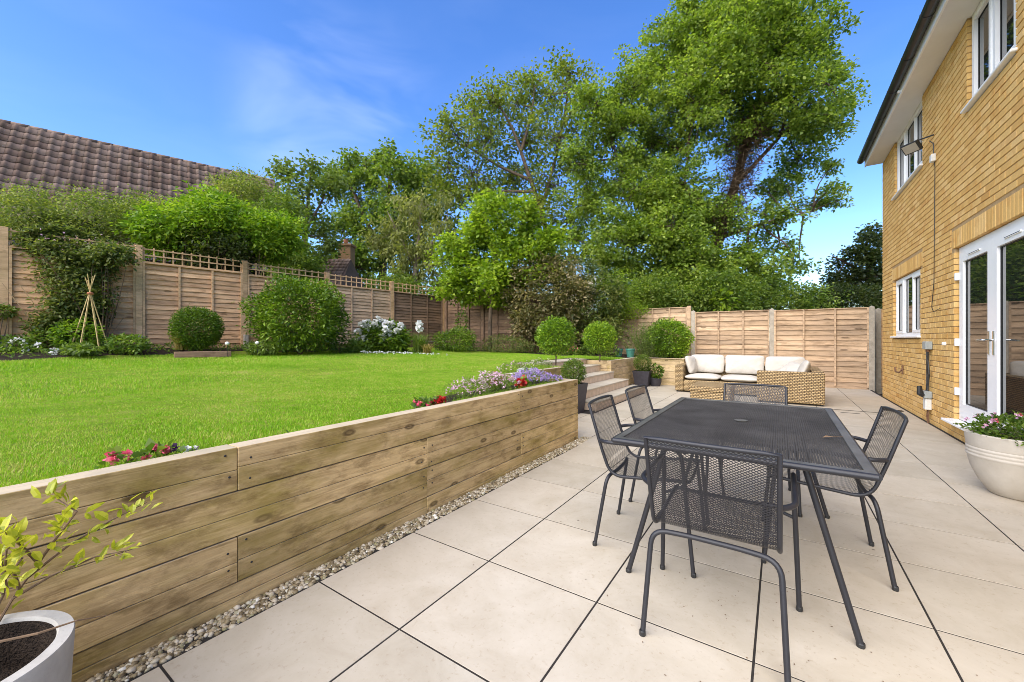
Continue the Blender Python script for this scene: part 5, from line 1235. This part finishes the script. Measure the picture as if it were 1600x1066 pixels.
for lb, px, py, Z, fl, nf in (('deep pink flowers at the foot of the dark shrub', 892, 548, 11.0, 'pink', 26), ('dusky purple flowers behind the farther bay tree', 955, 545, 11.0, 'purple', 40), ('low leafy plant between the two bay trees', 915, 548, 11.3, 'white', 4)):
    p = at(px, py, Z); bedding(lb, (p[0], p[1]), (.25, .2, .2), 500, .06, .03, 'bed', fl, nf, .035, group='plants behind the topiary')
# --- flowers in the bowl, shrub in the concrete planter
o = empty('bowl_flowers', (1.50, 4.63, .41), 0, 'pink flowered green plant filling the cream bowl', 'flowers')
P, d = blob((1.50, 4.63, .47), (.27, .27, .13), 2600, .18, 5); P[:, 2] = np.maximum(P[:, 2], .42); leaves(o, 'foliage', P, d, .036, .018, L_['bed'], 0, .7, .2)
Q, _ = blob((1.50, 4.63, .49), (.27, .27, .13), 60, .15, 5, .85); Q = Q[Q[:, 2] > .49][:30]; flower_heads(o, 'bloom', Q, .020, M['rose'], 8); flower_heads(o, 'bloom', Q[::3]+np.array([.02, .01, .01]), .018, M['pink'], 8)
shift(twigs((1.5, 4.63, .41), P[:20], .004), o.location).build('stem', M['stem'], o)
pc = np.array([-1.60, .045, .32]); o = empty('potted_shrub', tuple(pc), 0, 'sparse yellow-green shrub in the concrete planter at lower left', 'shrub')
def near(px, py, Z): return at(px, py, Z)
paths = [[pc, near(20, 935, 1.12), near(60, 880, 1.10), near(100, 825, 1.08)], [near(60, 880, 1.10), near(85, 845, 1.08), near(120, 800, 1.06), near(82, 775, 1.06)], [near(20, 935, 1.12), near(80, 900, 1.14), near(150, 870, 1.18), near(200, 860, 1.2)], [near(40, 905, 1.11), near(110, 850, 1.12), near(170, 815, 1.16), near(230, 785, 1.2)],
         [pc, near(5, 930, 1.05), near(10, 860, 1.02), near(30, 840, 1.0)], [near(10, 920, 1.08), near(0, 870, 1.05), near(-20, 830, 1.05)], [near(60, 880, 1.1), near(30, 850, 1.05), near(5, 830, 1.0)], [near(30, 920, 1.1), near(20, 890, 1.05), near(35, 872, 1.0), near(10, 905, 1.0)], [pc, near(-30, 900, 1.1), near(-40, 840, 1.1)]]
m = MB(); LP = []; LD = []
for k, path in enumerate(paths):
    pts = []
    for a, b in zip(path[:-1], path[1:]):
        for t in (0, .33, .66): pts.append(a*(1-t)+b*t)
    pts.append(path[-1]); n = len(pts)
    m.tube([tuple(p-pc) for p in pts], [.0042*(1-.75*i/n) for i in range(n)], 6)
    for i in range(max(2, n//3), n):
        for q in range(3 if i < n-2 else 6):
            LP.append(pts[i]+RNG.normal(size=3)*.012); LD.append(unit((pts[i]-pts[i-1])[None])[0]*.8+RNG.normal(size=3)*.7+np.array([0, 0, .35]))
m.tube([tuple(near(-10, 1005, .92)-pc), tuple(near(60, 990, .95)-pc), tuple(near(120, 970, 1.0)-pc), tuple(near(172, 961, 1.06)-pc)], [.003, .0028, .002, .001], 5)
m.build('stem', M['twig'], o)
LP = np.array(LP); LD = unit(np.array(LD)); n = len(LP)
# each leaf a six-cornered blade folded along its rib
Ls = RNG.uniform(.024, .046, (n, 1)); Ws = Ls*RNG.uniform(.38, .52, (n, 1)); up = unit(RNG.normal(size=(n, 3))*.5+np.array([0, 0, 1.])); s = unit(np.cross(LD, up)); nn = np.cross(s, LD)
B = LP-pc; mids = [B, B+LD*Ls*.3+nn*Ls*.04, B+LD*Ls*.7+nn*Ls*.05, B+LD*Ls]; V = []
for sg in (1, -1):
    e1 = B+LD*Ls*.28+s*sg*Ws*.46+nn*Ws*.22; e2 = B+LD*Ls*.66+s*sg*Ws*.42+nn*Ws*.2
    V += [np.stack([mids[0], e1, mids[1], mids[1]], 1), np.stack([mids[1], e1, e2, mids[2]], 1), np.stack([mids[2], e2, mids[3], mids[3]], 1)]
q4 = np.concatenate([V[1], V[4]]).reshape(-1, 3); t3 = np.concatenate([V[0][:, :3], V[2][:, :3], V[3][:, :3], V[5][:, :3]]).reshape(-1, 3)
Vv = np.concatenate([q4, t3]); Ff = [tuple(range(4*i, 4*i+4)) for i in range(len(q4)//4)]+[tuple(len(q4)+3*i+k for k in range(3)) for i in range(len(t3)//3)]
MB().add(Vv.tolist(), Ff).build('foliage', L_['pot'], o, True)

# bits of leaf and grit on the paving
n = 150; u = np.r_[RNG.uniform(-1.7, 1.6, 90), RNG.normal(-.05, .35, 60)]; v = np.r_[RNG.uniform(.7, 8, 90), RNG.normal(2.0, .35, 60)]
k = (u < 1.6) & (u > -1.8); P = np.stack([u[k], v[k], np.full(k.sum(), .0022)], 1); m_ = leaf_mesh('paving_litter', P, .010, .006, M['twig'], 0, None); co = np.empty(len(m_.vertices)*3, np.float32); m_.vertices.foreach_get('co', co); co = co.reshape(-1, 3); co[:, 2] = .0022+np.clip((co[:, 2]-.0022)*.2, 0, .003); m_.vertices.foreach_set('co', co.ravel())
tag(link('paving_litter', m_), 'tiny bits of leaf and grit scattered on the paving', 'litter', kind='stuff')
